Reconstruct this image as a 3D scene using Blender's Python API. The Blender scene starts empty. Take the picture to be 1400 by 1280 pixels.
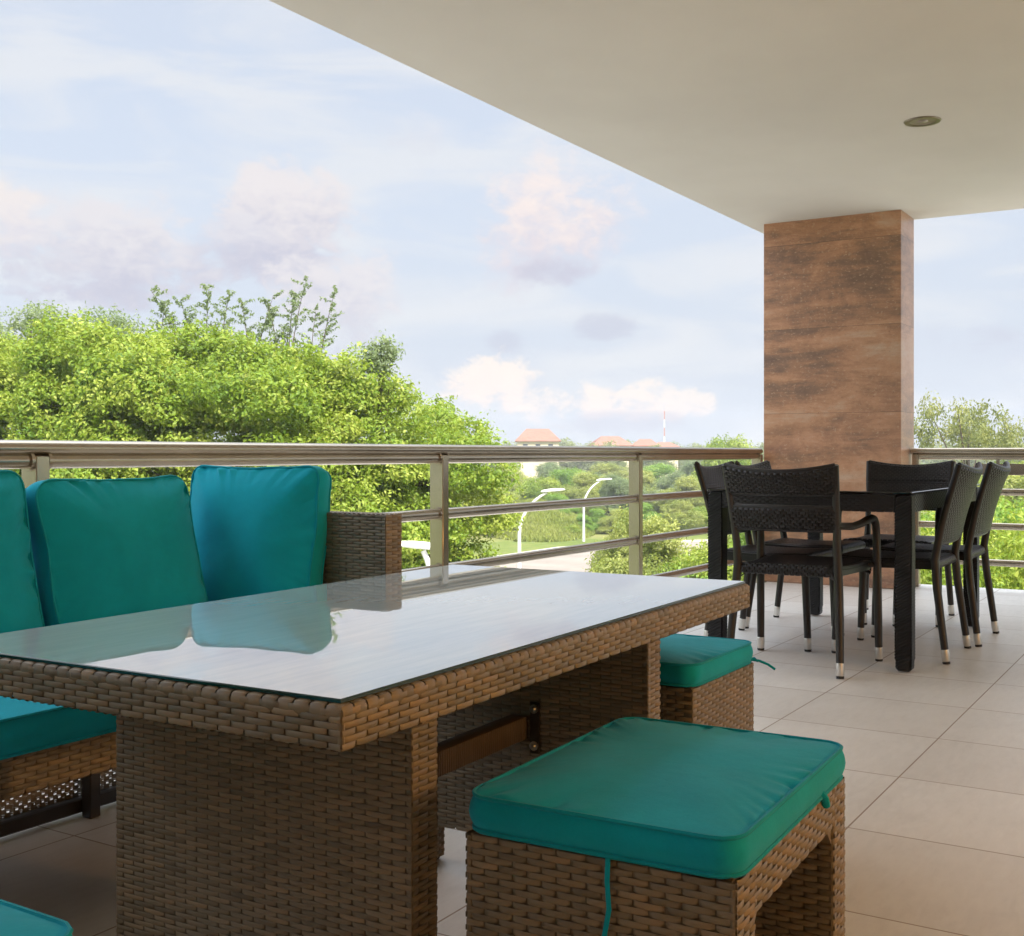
import bpy, math, random
import numpy as np
from mathutils import Vector, Matrix, noise

# ------------------------------------------------------------------ camera, sky, sun, exposure
scene = bpy.context.scene
R = math.radians
YAW = R(31.8)                       # view direction, measured from the railing's direction (+X)
EYE = 0.90
cam_d = bpy.data.cameras.new('camera')
cam = bpy.data.objects.new('camera', cam_d)
scene.collection.objects.link(cam)
cam.location = (0, 0, EYE)
cam.rotation_euler = (R(90), 0, YAW - R(90))
cam_d.sensor_fit = 'HORIZONTAL'
cam_d.sensor_width = 36
cam_d.lens = 1581 / 1400 * 36
cam_d.shift_y = -20 / 1400
cam_d.clip_start = 0.05
cam_d.clip_end = 9000
scene.camera = cam

SUN_AZ = math.atan2(-0.93, -0.38)   # from behind the house
SUN_EL = R(47)
EXPOSURE = 1.50
SKY_STRENGTH = 0.10
scene.view_settings.view_transform = 'Standard'
scene.view_settings.look = 'None'
scene.view_settings.exposure = EXPOSURE
scene.view_settings.gamma = 1
scene.view_settings.use_curve_mapping = False
scene.cycles.max_bounces = 8
scene.cycles.diffuse_bounces = 5
scene.cycles.glossy_bounces = 4
scene.cycles.transparent_max_bounces = 8
scene.cycles.sample_clamp_indirect = 6
scene.cycles.use_denoising = True


class NT:
    """small helper to wire node trees"""
    def __init__(self, tree):
        self.t = tree
        tree.nodes.clear()

    def n(self, kind, **kw):
        nd = self.t.nodes.new(kind)
        for k, v in kw.items():
            setattr(nd, k, v)
        return nd

    def put(self, sock, v):
        if isinstance(v, bpy.types.NodeSocket):
            self.t.links.new(v, sock)
        elif v is not None:
            if hasattr(sock.default_value, '__len__') and isinstance(v, (int, float)):
                v = (v, v, v, 1)[:len(sock.default_value)]
            if hasattr(sock.default_value, '__len__') and len(sock.default_value) == 4 and len(v) == 3:
                v = (*v, 1)
            sock.default_value = v

    def m(self, op, a, b=None, c=None, clamp=False):
        nd = self.n('ShaderNodeMath', operation=op, use_clamp=clamp)
        for s, v in zip(nd.inputs, (a, b, c)):
            self.put(s, v)
        return nd.outputs[0]

    def mix(self, f, a, b, blend='MIX'):
        nd = self.n('ShaderNodeMix', data_type='RGBA', blend_type=blend)
        self.put(nd.inputs[0], f)
        self.put(nd.inputs[6], a)
        self.put(nd.inputs[7], b)
        return nd.outputs[2]

    def noise(self, vec, scale, detail=4, rough=0.55, dist=0.0):
        nd = self.n('ShaderNodeTexNoise')
        self.put(nd.inputs['Vector'], vec)
        nd.inputs['Scale'].default_value = scale
        nd.inputs['Detail'].default_value = detail
        nd.inputs['Roughness'].default_value = rough
        nd.inputs['Distortion'].default_value = dist
        return nd.outputs[0]

    def mapping(self, vec, scale=(1, 1, 1), loc=(0, 0, 0), rot=(0, 0, 0)):
        nd = self.n('ShaderNodeMapping')
        self.put(nd.inputs[0], vec)
        nd.inputs['Location'].default_value = loc
        nd.inputs['Rotation'].default_value = rot
        nd.inputs['Scale'].default_value = scale
        return nd.outputs[0]

    def ramp(self, f, stops):
        nd = self.n('ShaderNodeValToRGB')
        self.put(nd.inputs[0], f)
        cr = nd.color_ramp
        while len(cr.elements) < len(stops):
            cr.elements.new(0.5)
        for e, (p, col) in zip(cr.elements, stops):
            e.position = p
            e.color = (*col, 1) if len(col) == 3 else col
        return nd.outputs[0]

    def smooth(self, f, a, b):
        nd = self.n('ShaderNodeMapRange', interpolation_type='SMOOTHSTEP')
        self.put(nd.inputs[0], f)
        nd.inputs[1].default_value = a
        nd.inputs[2].default_value = b
        return nd.outputs[0]


def build_world():
    w = bpy.data.worlds.new('World')
    scene.world = w
    w.use_nodes = True
    nt = NT(w.node_tree)
    out = nt.n('ShaderNodeOutputWorld')
    bg = nt.n('ShaderNodeBackground')
    bg.inputs[1].default_value = SKY_STRENGTH
    nt.t.links.new(bg.outputs[0], out.inputs[0])
    sky = nt.n('ShaderNodeTexSky', sky_type='NISHITA', sun_disc=False)
    sky.sun_elevation = SUN_EL
    sky.sun_rotation = math.atan2(math.cos(SUN_AZ), math.sin(SUN_AZ))
    sky.air_density = 1.0
    sky.dust_density = 1.2
    sky.ozone_density = 1.0
    tc = nt.n('ShaderNodeTexCoord')
    D = tc.outputs['Generated']
    sep = nt.n('ShaderNodeSeparateXYZ')
    nt.put(sep.inputs[0], D)
    x, y, z = sep.outputs
    az = nt.m('ARCTAN2', y, x)
    el = nt.m('ARCSINE', z)
    # a flat cloud-deck coordinate, for veils that thin out towards the horizon
    comb = nt.n('ShaderNodeCombineXYZ')
    nt.put(comb.inputs[0], nt.m('MULTIPLY', az, 3.0))
    nt.put(comb.inputs[1], nt.m('MULTIPLY', el, 11.0))
    deck = comb.outputs[0]
    K = 0.70
    veil_n = nt.noise(deck, 1.7, 6, 0.55, 0.6)
    veil_f = nt.smooth(veil_n, 0.40, 0.64)
    lowhaze = nt.smooth(el, 0.30, 0.0)
    base = nt.mix(nt.m('ADD', 0.90, nt.m('MULTIPLY', lowhaze, 0.10)), sky.outputs[0], (3.36 * K, 3.66 * K, 4.20 * K))
    col = nt.mix(nt.m('MULTIPLY', veil_f, 0.75), base, (4.12 * K, 4.22 * K, 4.42 * K))
    # cumulus, each given by its bearing and height
    comb2 = nt.n('ShaderNodeCombineXYZ')
    nt.put(comb2.inputs[0], nt.m('MULTIPLY', az, 1.0))
    nt.put(comb2.inputs[1], nt.m('MULTIPLY', el, 1.5))
    puff = nt.noise(comb2.outputs[0], 15.0, 9, 0.60, 0.4)
    puff2 = nt.noise(comb2.outputs[0], 46.0, 8, 0.66, 0.3)
    wob = nt.m('ADD', nt.m('MULTIPLY', nt.m('SUBTRACT', puff, 0.5), 2.9), nt.m('MULTIPLY', nt.m('SUBTRACT', puff2, 0.5), 1.9))
    pink, white, lav, grey = (4.85, 4.3, 4.15), (5.05, 4.55, 4.25), (3.0, 3.05, 3.65), (2.95, 3.1, 3.7)
    # bearing offset (deg, right positive), elevation (deg), half width, half height, softness, lit colour, shaded colour, strength
    clouds = [
        (-19.0, 9.4, 6.2, 2.9, 0.6, (4.1, 4.0, 4.2), lav, 1.0),
        (-25.0, 10.5, 3.4, 2.2, 0.8, (4.5, 4.2, 4.15), (3.6, 3.6, 4.1), 0.95),
        (-11.0, 11.0, 3.9, 3.5, 0.5, (4.3, 4.1, 4.2), lav, 1.0),
        (-14.0, 10.2, 2.6, 1.4, 0.8, (3.9, 3.85, 4.15), lav, 0.9),
        (-8.6, 7.4, 4.1, 2.9, 0.7, (4.2, 4.05, 4.2), lav, 0.9),
        (2.1, 11.3, 4.3, 3.7, 0.95, pink, (3.7, 3.5, 3.9), 1.0),
        (2.4, 8.9, 2.4, 1.0, 0.9, lav, lav, 0.85),
        (4.4, 6.2, 1.9, 0.75, 0.9, grey, grey, 0.7),
        (-0.3, 5.5, 1.3, 0.75, 0.9, grey, grey, 0.6),
        (-0.9, 3.4, 2.3, 1.6, 0.8, white, pink, 1.0),
        (2.1, 2.4, 1.9, 1.1, 0.8, white, pink, 0.95),
        (4.3, 2.8, 1.9, 1.2, 0.8, white, pink, 1.0),
        (6.3, 2.7, 1.8, 1.1, 0.8, white, pink, 0.95),
        (8.4, 2.4, 1.6, 0.9, 0.8, white, pink, 0.85),
        (5.5, 1.5, 4.5, 0.7, 0.8, lav, lav, 0.6),
        (-5.0, 15.5, 2.0, 1.2, 1.2, (4.2, 4.1, 4.3), lav, 0.4),
        (23.5, 5.0, 6.0, 1.2, 1.4, lav, (3.3, 3.5, 4.2), 0.5),
    ]
    for (a, e, ra, re, soft, c1, c2, st) in clouds:
        da = nt.m('DIVIDE', nt.m('SUBTRACT', az, YAW - R(a)), R(ra))
        de = nt.m('DIVIDE', nt.m('SUBTRACT', el, R(e)), R(re))
        q = nt.m('ADD', nt.m('MULTIPLY', da, da), nt.m('MULTIPLY', de, de))
        f = nt.m('ADD', nt.m('SUBTRACT', 1.0, q), nt.m('MULTIPLY', wob, 1.7 if c1 == white else 1.0))
        msk = nt.m('MULTIPLY', nt.smooth(f, 0.0, soft * 1.3), st)
        up = nt.smooth(nt.m('ADD', nt.m('MULTIPLY', de, 0.8), nt.m('MULTIPLY', nt.m('SUBTRACT', puff2, 0.5), 2.2)), -0.75, 0.55)
        cc = nt.mix(up, tuple(v * K for v in c2), tuple(v * K for v in c1))
        col = nt.mix(msk, col, cc)
    # overhead sky, out of view, brightened as added fill for the terrace
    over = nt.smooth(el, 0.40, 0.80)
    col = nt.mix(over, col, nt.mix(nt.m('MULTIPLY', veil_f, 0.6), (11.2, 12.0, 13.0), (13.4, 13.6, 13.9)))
    # below the horizon only a dull ground tone shows in reflections
    col = nt.mix(nt.smooth(el, -0.01, -0.03), col, (0.9, 1.0, 0.6))
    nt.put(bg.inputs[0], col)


build_world()
sun_d = bpy.data.lights.new('sun', 'SUN')
sun_d.energy = 2.95
sun_d.angle = R(0.6)
sun_d.color = (1.0, 0.92, 0.78)
sun = bpy.data.objects.new('sun', sun_d)
scene.collection.objects.link(sun)
sv = Vector((math.cos(SUN_AZ) * math.cos(SUN_EL), math.sin(SUN_AZ) * math.cos(SUN_EL), math.sin(SUN_EL)))
sun.rotation_euler = sv.to_track_quat('Z', 'Y').to_euler()
sun.location = (-3, -3, 12)


# ------------------------------------------------------------------ materials
MATS = {}


def mat(name):
    m = bpy.data.materials.new(name)
    m.use_nodes = True
    nt = NT(m.node_tree)
    out = nt.n('ShaderNodeOutputMaterial')
    b = nt.n('ShaderNodeBsdfPrincipled')
    nt.t.links.new(b.outputs[0], out.inputs[0])
    MATS[name] = m
    return m, nt, b, out


def bump(nt, b, h, strength=0.3, dist=0.01):
    nd = nt.n('ShaderNodeBump')
    nd.inputs['Strength'].default_value = strength
    nd.inputs['Distance'].default_value = dist
    nt.put(nd.inputs['Height'], h)
    nt.t.links.new(nd.outputs[0], b.inputs['Normal'])


def simple(name, col, rough=0.5, metal=0.0, var=0.12, nscale=6.0, spec=0.5, bmp=0.0, bscale=200):
    m, nt, b, out = mat(name)
    tc = nt.n('ShaderNodeTexCoord')
    nz = nt.noise(tc.outputs['Object'], nscale, 5, 0.6)
    lo = tuple(c * (1 - var) for c in col)
    hi = tuple(min(1, c * (1 + var)) for c in col)
    nt.put(b.inputs['Base Color'], nt.ramp(nz, [(0.3, lo), (0.7, hi)]))
    nt.put(b.inputs['Roughness'], nt.m('ADD', rough - 0.06, nt.m('MULTIPLY', nz, 0.12)))
    b.inputs['Metallic'].default_value = metal
    b.inputs['Specular IOR Level'].default_value = spec
    if bmp:
        bump(nt, b, nt.noise(tc.outputs['Object'], bscale, 3, 0.6), bmp, 0.004)
    return m


def wicker_mat(name, col, var, rough, spec=0.5):
    m, nt, b, out = mat(name)
    tc = nt.n('ShaderNodeTexCoord')
    at = nt.n('ShaderNodeAttribute', attribute_name='tone')
    big = nt.noise(tc.outputs['Object'], 7, 3, 0.6)
    fine = nt.noise(nt.mapping(tc.outputs['Object'], (60, 60, 400)), 3, 3, 0.6)
    f = nt.m('ADD', nt.m('MULTIPLY', at.outputs['Fac'], 0.62), nt.m('ADD', nt.m('MULTIPLY', big, 0.25), nt.m('MULTIPLY', fine, 0.13)))
    lo = tuple(c * (1 - var) for c in col)
    hi = tuple(c * (1 + var) for c in col)
    warm = (hi[0] * 1.05, hi[1] * 0.95, hi[2] * 0.85)
    nt.put(b.inputs['Base Color'], nt.ramp(f, [(0.2, lo), (0.5, col), (0.8, warm)]))
    b.inputs['Roughness'].default_value = rough
    b.inputs['Specular IOR Level'].default_value = spec
    return m


wicker_mat('brown_wicker', (0.205, 0.170, 0.120), 0.30, 0.45)
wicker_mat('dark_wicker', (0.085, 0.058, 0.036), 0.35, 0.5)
wicker_mat('black_wicker', (0.010, 0.0095, 0.011), 0.5, 0.36, 0.4)
simple('black_frame', (0.016, 0.013, 0.012), 0.42, 0, 0.2, 12)
simple('black_plastic', (0.012, 0.012, 0.012), 0.5)
simple('steel_ferrule', (0.72, 0.70, 0.66), 0.32, 1.0, 0.06, 20)
simple('bolt_metal', (0.32, 0.30, 0.27), 0.4, 1.0, 0.15, 60)
simple('bracket_metal', (0.03, 0.025, 0.02), 0.45, 0.3, 0.15, 30)
simple('dark_frame', (0.03, 0.022, 0.016), 0.5, 0, 0.2, 12)


def fabric(name, col):
    m, nt, b, out = mat(name)
    tc = nt.n('ShaderNodeTexCoord')
    o = tc.outputs['Object']
    nz = nt.noise(o, 9, 5, 0.65)
    wv = nt.m('MULTIPLY', nt.m('SINE', nt.m('MULTIPLY', nt.noise(o, 1.0, 0), 1.0)), 1.0)
    lo = tuple(c * 0.86 for c in col)
    hi = (col[0] * 1.25, col[1] * 1.1, col[2] * 1.08)
    thread = nt.noise(nt.mapping(o, (900, 260, 600)), 1.0, 2, 0.5)
    f = nt.m('ADD', nt.m('MULTIPLY', nz, 0.75), nt.m('MULTIPLY', thread, 0.25))
    nt.put(b.inputs['Base Color'], nt.ramp(f, [(0.3, lo), (0.7, hi)]))
    b.inputs['Roughness'].default_value = 0.85
    b.inputs['Specular IOR Level'].default_value = 0.15
    b.inputs['Sheen Weight'].default_value = 0.08
    b.inputs['Sheen Roughness'].default_value = 0.5
    h = nt.m('ADD', nt.m('MULTIPLY', nt.noise(o, 26, 3, 0.6), 0.8), nt.m('MULTIPLY', thread, 0.15))
    bump(nt, b, h, 0.22, 0.006)
    return m


fabric('teal_fabric', (0.003, 0.365, 0.510))
fabric('teal_piping', (0.003, 0.315, 0.44))


def floor_mat():
    m, nt, b, out = mat('floor_tiles')
    tc = nt.n('ShaderNodeTexCoord')
    o = tc.outputs['Object']
    br = nt.n('ShaderNodeTexBrick', offset=0.0, squash=1.0)
    nt.put(br.inputs['Vector'], nt.mapping(o, (1, 1, 1), (-0.24, -0.27, 0)))
    br.inputs['Color1'].default_value = (0.0, 0.0, 0.0, 1)
    br.inputs['Color2'].default_value = (1, 1, 1, 1)
    br.inputs['Mortar'].default_value = (0.5, 0.5, 0.5, 1)
    br.inputs['Scale'].default_value = 1.0
    br.inputs['Mortar Size'].default_value = 0.0026
    br.inputs['Mortar Smooth'].default_value = 0.3
    br.inputs['Bias'].default_value = 0.0
    br.inputs['Brick Width'].default_value = 0.51
    br.inputs['Row Height'].default_value = 0.51
    n1 = nt.noise(o, 3.2, 6, 0.62, 0.4)
    n2 = nt.noise(nt.mapping(o, (2, 7, 1)), 6.0, 5, 0.65, 0.5)
    f = nt.m('ADD', nt.m('MULTIPLY', n1, 0.55), nt.m('MULTIPLY', n2, 0.45))
    tile = nt.ramp(f, [(0.30, (0.61, 0.595, 0.57)), (0.5, (0.71, 0.695, 0.67)), (0.72, (0.78, 0.77, 0.75))])
    rnd = nt.mix(nt.m('MULTIPLY', br.outputs[0], 0.30), tile, (0.48, 0.44, 0.395))
    nt.put(b.inputs['Base Color'], nt.mix(br.outputs['Fac'], rnd, (0.33, 0.26, 0.21)))
    nt.put(b.inputs['Roughness'], nt.m('ADD', 0.30, nt.m('MULTIPLY', nt.m('ADD', n1, br.outputs['Fac']), 0.2)))
    b.inputs['Specular IOR Level'].default_value = 0.45
    bump(nt, b, nt.m('ADD', nt.m('MULTIPLY', br.outputs['Fac'], -1.0), nt.m('MULTIPLY', n2, 0.05)), 0.5, 0.003)


floor_mat()


def pillar_mat():
    m, nt, b, out = mat('pillar_stone')
    tc = nt.n('ShaderNodeTexCoord')
    o = tc.outputs['Object']
    sep = nt.n('ShaderNodeSeparateXYZ')
    nt.put(sep.inputs[0], o)
    # large panels, each cut from another slab
    row = nt.m('DIVIDE', nt.m('ADD', sep.outputs[2], -0.006), 0.585)
    idx = nt.m('FLOOR', row)
    comb = nt.n('ShaderNodeCombineXYZ')
    nt.put(comb.inputs[0], nt.m('MULTIPLY', idx, 3.71))
    nt.put(comb.inputs[1], nt.m('MULTIPLY', idx, 1.37))
    va = nt.n('ShaderNodeVectorMath', operation='ADD')
    nt.put(va.inputs[0], o)
    nt.put(va.inputs[1], comb.outputs[0])
    p = va.outputs[0]
    st = nt.noise(nt.mapping(p, (0.5, 0.5, 3.2)), 1.5, 9, 0.60, 0.7)
    st2 = nt.noise(nt.mapping(p, (1.3, 1.3, 8.0)), 2.2, 8, 0.72, 1.1)
    blot = nt.noise(nt.mapping(p, (1, 1, 1.5)), 3.2, 8, 0.70, 0.8)
    grain = nt.noise(nt.mapping(p, (13, 13, 20)), 3.2, 7, 0.75)
    speck = nt.noise(nt.mapping(p, (20, 20, 34)), 4.0, 4, 0.6)
    f = nt.m('ADD', nt.m('MULTIPLY', st, 0.48), nt.m('ADD', nt.m('MULTIPLY', st2, 0.20), nt.m('MULTIPLY', blot, 0.32)))
    c = nt.ramp(f, [(0.37, (0.14, 0.084, 0.062)), (0.44, (0.215, 0.122, 0.082)), (0.50, (0.35, 0.182, 0.106)),
                    (0.55, (0.445, 0.235, 0.136)), (0.63, (0.48, 0.33, 0.24))])
    c = nt.mix(nt.m('MULTIPLY', nt.smooth(grain, 0.54, 0.70), 0.8), c, (0.54, 0.375, 0.26))
    c = nt.mix(nt.m('MULTIPLY', nt.smooth(grain, 0.45, 0.32), 0.40), c, (0.15, 0.085, 0.062))
    pit = nt.m('MULTIPLY', nt.smooth(speck, 0.36, 0.28), nt.smooth(blot, 0.56, 0.42))
    c = nt.mix(nt.m('MULTIPLY', pit, 0.85), c, (0.03, 0.02, 0.018))
    fr = nt.m('FRACT', row)
    joint = nt.m('LESS_THAN', nt.m('MINIMUM', fr, nt.m('SUBTRACT', 1.0, fr)), 0.0024)
    c = nt.mix(nt.m('MULTIPLY', joint, 0.6), c, (0.05, 0.035, 0.028))
    nt.put(b.inputs['Base Color'], c)
    nt.put(b.inputs['Roughness'], nt.m('ADD', 0.22, nt.m('MULTIPLY', grain, 0.22)))
    b.inputs['Specular IOR Level'].default_value = 0.6
    bump(nt, b, nt.m('SUBTRACT', nt.m('ADD', nt.m('MULTIPLY', grain, 0.5), nt.m('MULTIPLY', st2, 0.4)), nt.m('ADD', pit, joint)), 0.35, 0.004)


pillar_mat()


def ceiling_mat():
    m, nt, b, out = mat('ceiling_paint')
    tc = nt.n('ShaderNodeTexCoord')
    o = tc.outputs['Object']
    n1 = nt.noise(o, 1.3, 6, 0.6)
    n2 = nt.noise(o, 60, 4, 0.6)
    nt.put(b.inputs['Base Color'], nt.ramp(n1, [(0.3, (0.55, 0.52, 0.475)), (0.7, (0.60, 0.57, 0.52))]))
    b.inputs['Roughness'].default_value = 0.85
    b.inputs['Specular IOR Level'].default_value = 0.2
    bump(nt, b, nt.m('ADD', n2, nt.m('MULTIPLY', n1, 3)), 0.15, 0.004)


ceiling_mat()
simple('house_plaster', (0.62, 0.55, 0.46), 0.85, 0, 0.06, 2.0, 0.2, 0.2, 50)
simple('room_plaster', (0.66, 0.55, 0.42), 0.85, 0, 0.05, 2.0, 0.2)


def rail_mat():
    m, nt, b, out = mat('rail_metal')
    tc = nt.n('ShaderNodeTexCoord')
    o = tc.outputs['Object']
    n1 = nt.noise(nt.mapping(o, (1.5, 1.5, 1.5)), 3, 5, 0.6)
    nt.put(b.inputs['Base Color'], nt.ramp(n1, [(0.3, (0.36, 0.315, 0.245)), (0.7, (0.44, 0.39, 0.31))]))
    b.inputs['Metallic'].default_value = 0.85
    nt.put(b.inputs['Roughness'], nt.m('ADD', 0.22, nt.m('MULTIPLY', n1, 0.06)))


rail_mat()


def glass_top_mat():
    m, nt, b, out = mat('table_glass')
    tc = nt.n('ShaderNodeTexCoord')
    o = tc.outputs['Object']
    streak = nt.noise(nt.mapping(o, (3, 26, 1), (0, 0, 0), (0, 0, 0.35)), 2.2, 5, 0.65)
    nt.put(b.inputs['Base Color'], nt.ramp(streak, [(0.34, (0.50, 0.64, 0.71)), (0.66, (0.58, 0.71, 0.77))]))
    nt.put(b.inputs['Roughness'], 0.025)
    b.inputs['IOR'].default_value = 2.0
    b.inputs['Coat Weight'].default_value = 0.55
    b.inputs['Coat IOR'].default_value = 1.6
    b.inputs['Coat Roughness'].default_value = 0.01
    dust = nt.noise(o, 5, 6, 0.7)
    nt.put(b.inputs['Roughness'], nt.m('MULTIPLY', nt.smooth(dust, 0.45, 0.8), 0.06))


glass_top_mat()
m, nt, b, out = mat('glass_edge')
b.inputs['Base Color'].default_value = (0.012, 0.045, 0.045, 1)
b.inputs['Roughness'].default_value = 0.08
m, nt, b, out = mat('dark_glass')
tc = nt.n('ShaderNodeTexCoord')
nt.put(b.inputs['Base Color'], nt.ramp(nt.noise(tc.outputs['Object'], 4), [(0.3, (0.008, 0.008, 0.009)), (0.7, (0.013, 0.013, 0.014))]))
b.inputs['Roughness'].default_value = 0.03
b.inputs['IOR'].default_value = 1.55
b.inputs['Coat Weight'].default_value = 0.3
b.inputs['Coat Roughness'].default_value = 0.02


def leaf_mat(name, dark, mid, light, trans=0.45):
    m, nt, b, out = mat(name)
    at = nt.n('ShaderNodeAttribute', attribute_name='tone')
    tc = nt.n('ShaderNodeTexCoord')
    big = nt.noise(tc.outputs['Object'], 0.55, 3, 0.6)
    f = nt.m('ADD', nt.m('MULTIPLY', at.outputs['Fac'], 0.6), nt.m('MULTIPLY', big, 0.4))
    c = nt.ramp(f, [(0.22, dark), (0.48, mid), (0.78, light)])
    nt.put(b.inputs['Base Color'], c)
    b.inputs['Roughness'].default_value = 0.5
    b.inputs['Specular IOR Level'].default_value = 0.35
    tr = nt.n('ShaderNodeBsdfTranslucent')
    nt.put(tr.inputs[0], nt.mix(0.5, c, (light[0] * 1.15, light[1] * 1.15, light[2] * 0.6)))
    mx = nt.n('ShaderNodeMixShader')
    mx.inputs[0].default_value = trans
    nt.t.links.new(b.outputs[0], mx.inputs[1])
    nt.t.links.new(tr.outputs[0], mx.inputs[2])
    nt.t.links.new(mx.outputs[0], out.inputs[0])
    return m


leaf_mat('leaf_bright', (0.085, 0.170, 0.014), (0.205, 0.310, 0.026), (0.400, 0.455, 0.085), 0.40)
leaf_mat('leaf_green', (0.070, 0.170, 0.024), (0.17, 0.31, 0.042), (0.30, 0.43, 0.085), 0.45)
leaf_mat('leaf_grey', (0.12, 0.18, 0.09), (0.20, 0.265, 0.135), (0.30, 0.36, 0.19), 0.45)
leaf_mat('leaf_olive', (0.14, 0.20, 0.045), (0.27, 0.33, 0.075), (0.42, 0.44, 0.14), 0.45)
leaf_mat('leaf_dry', (0.10, 0.14, 0.034), (0.20, 0.235, 0.060), (0.33, 0.335, 0.105), 0.4)
leaf_mat('leaf_hill', (0.15, 0.20, 0.08), (0.22, 0.27, 0.11), (0.31, 0.34, 0.16), 0.5)
simple('bark', (0.12, 0.09, 0.065), 0.85, 0, 0.3, 5, 0.2, 0.4, 12)


def ground_mat():
    m, nt, b, out = mat('ground_grass')
    tc = nt.n('ShaderNodeTexCoord')
    o = tc.outputs['Object']
    n1 = nt.noise(o, 0.06, 6, 0.65)
    n2 = nt.noise(o, 1.4, 6, 0.7)
    f = nt.m('ADD', nt.m('MULTIPLY', n1, 0.6), nt.m('MULTIPLY', n2, 0.4))
    nt.put(b.inputs['Base Color'], nt.ramp(f, [(0.35, (0.065, 0.10, 0.022)), (0.5, (0.12, 0.155, 0.036)), (0.65, (0.20, 0.19, 0.07))]))
    b.inputs['Roughness'].default_value = 0.9
    b.inputs['Specular IOR Level'].default_value = 0.1
    bump(nt, b, n2, 0.8, 0.15)


ground_mat()
simple('road_concrete', (0.235, 0.205, 0.18), 0.9, 0, 0.14, 0.5, 0.2, 0.3, 6)
simple('bounce_ground_pale', (0.46, 0.445, 0.435), 0.9, 0, 0.12, 0.7, 0.2, 0.2, 5)
simple('kerb_concrete', (0.45, 0.42, 0.38), 0.9, 0, 0.1, 2)
simple('lamp_white', (0.80, 0.80, 0.78), 0.4, 0, 0.04)
simple('mast_red', (0.50, 0.22, 0.18), 0.5, 0, 0.05)
simple('roof_tile', (0.26, 0.125, 0.092), 0.8, 0, 0.16, 1.2, 0.2)
simple('house_wall_cream', (0.72, 0.62, 0.46), 0.85, 0, 0.06, 1.0, 0.2)
simple('window_dark', (0.05, 0.06, 0.07), 0.15, 0, 0.1)
simple('lamp_trim', (0.20, 0.17, 0.13), 0.35, 0.7, 0.12, 30)
simple('lamp_reflector', (0.26, 0.22, 0.185), 0.4, 0.7, 0.2, 25)


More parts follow.
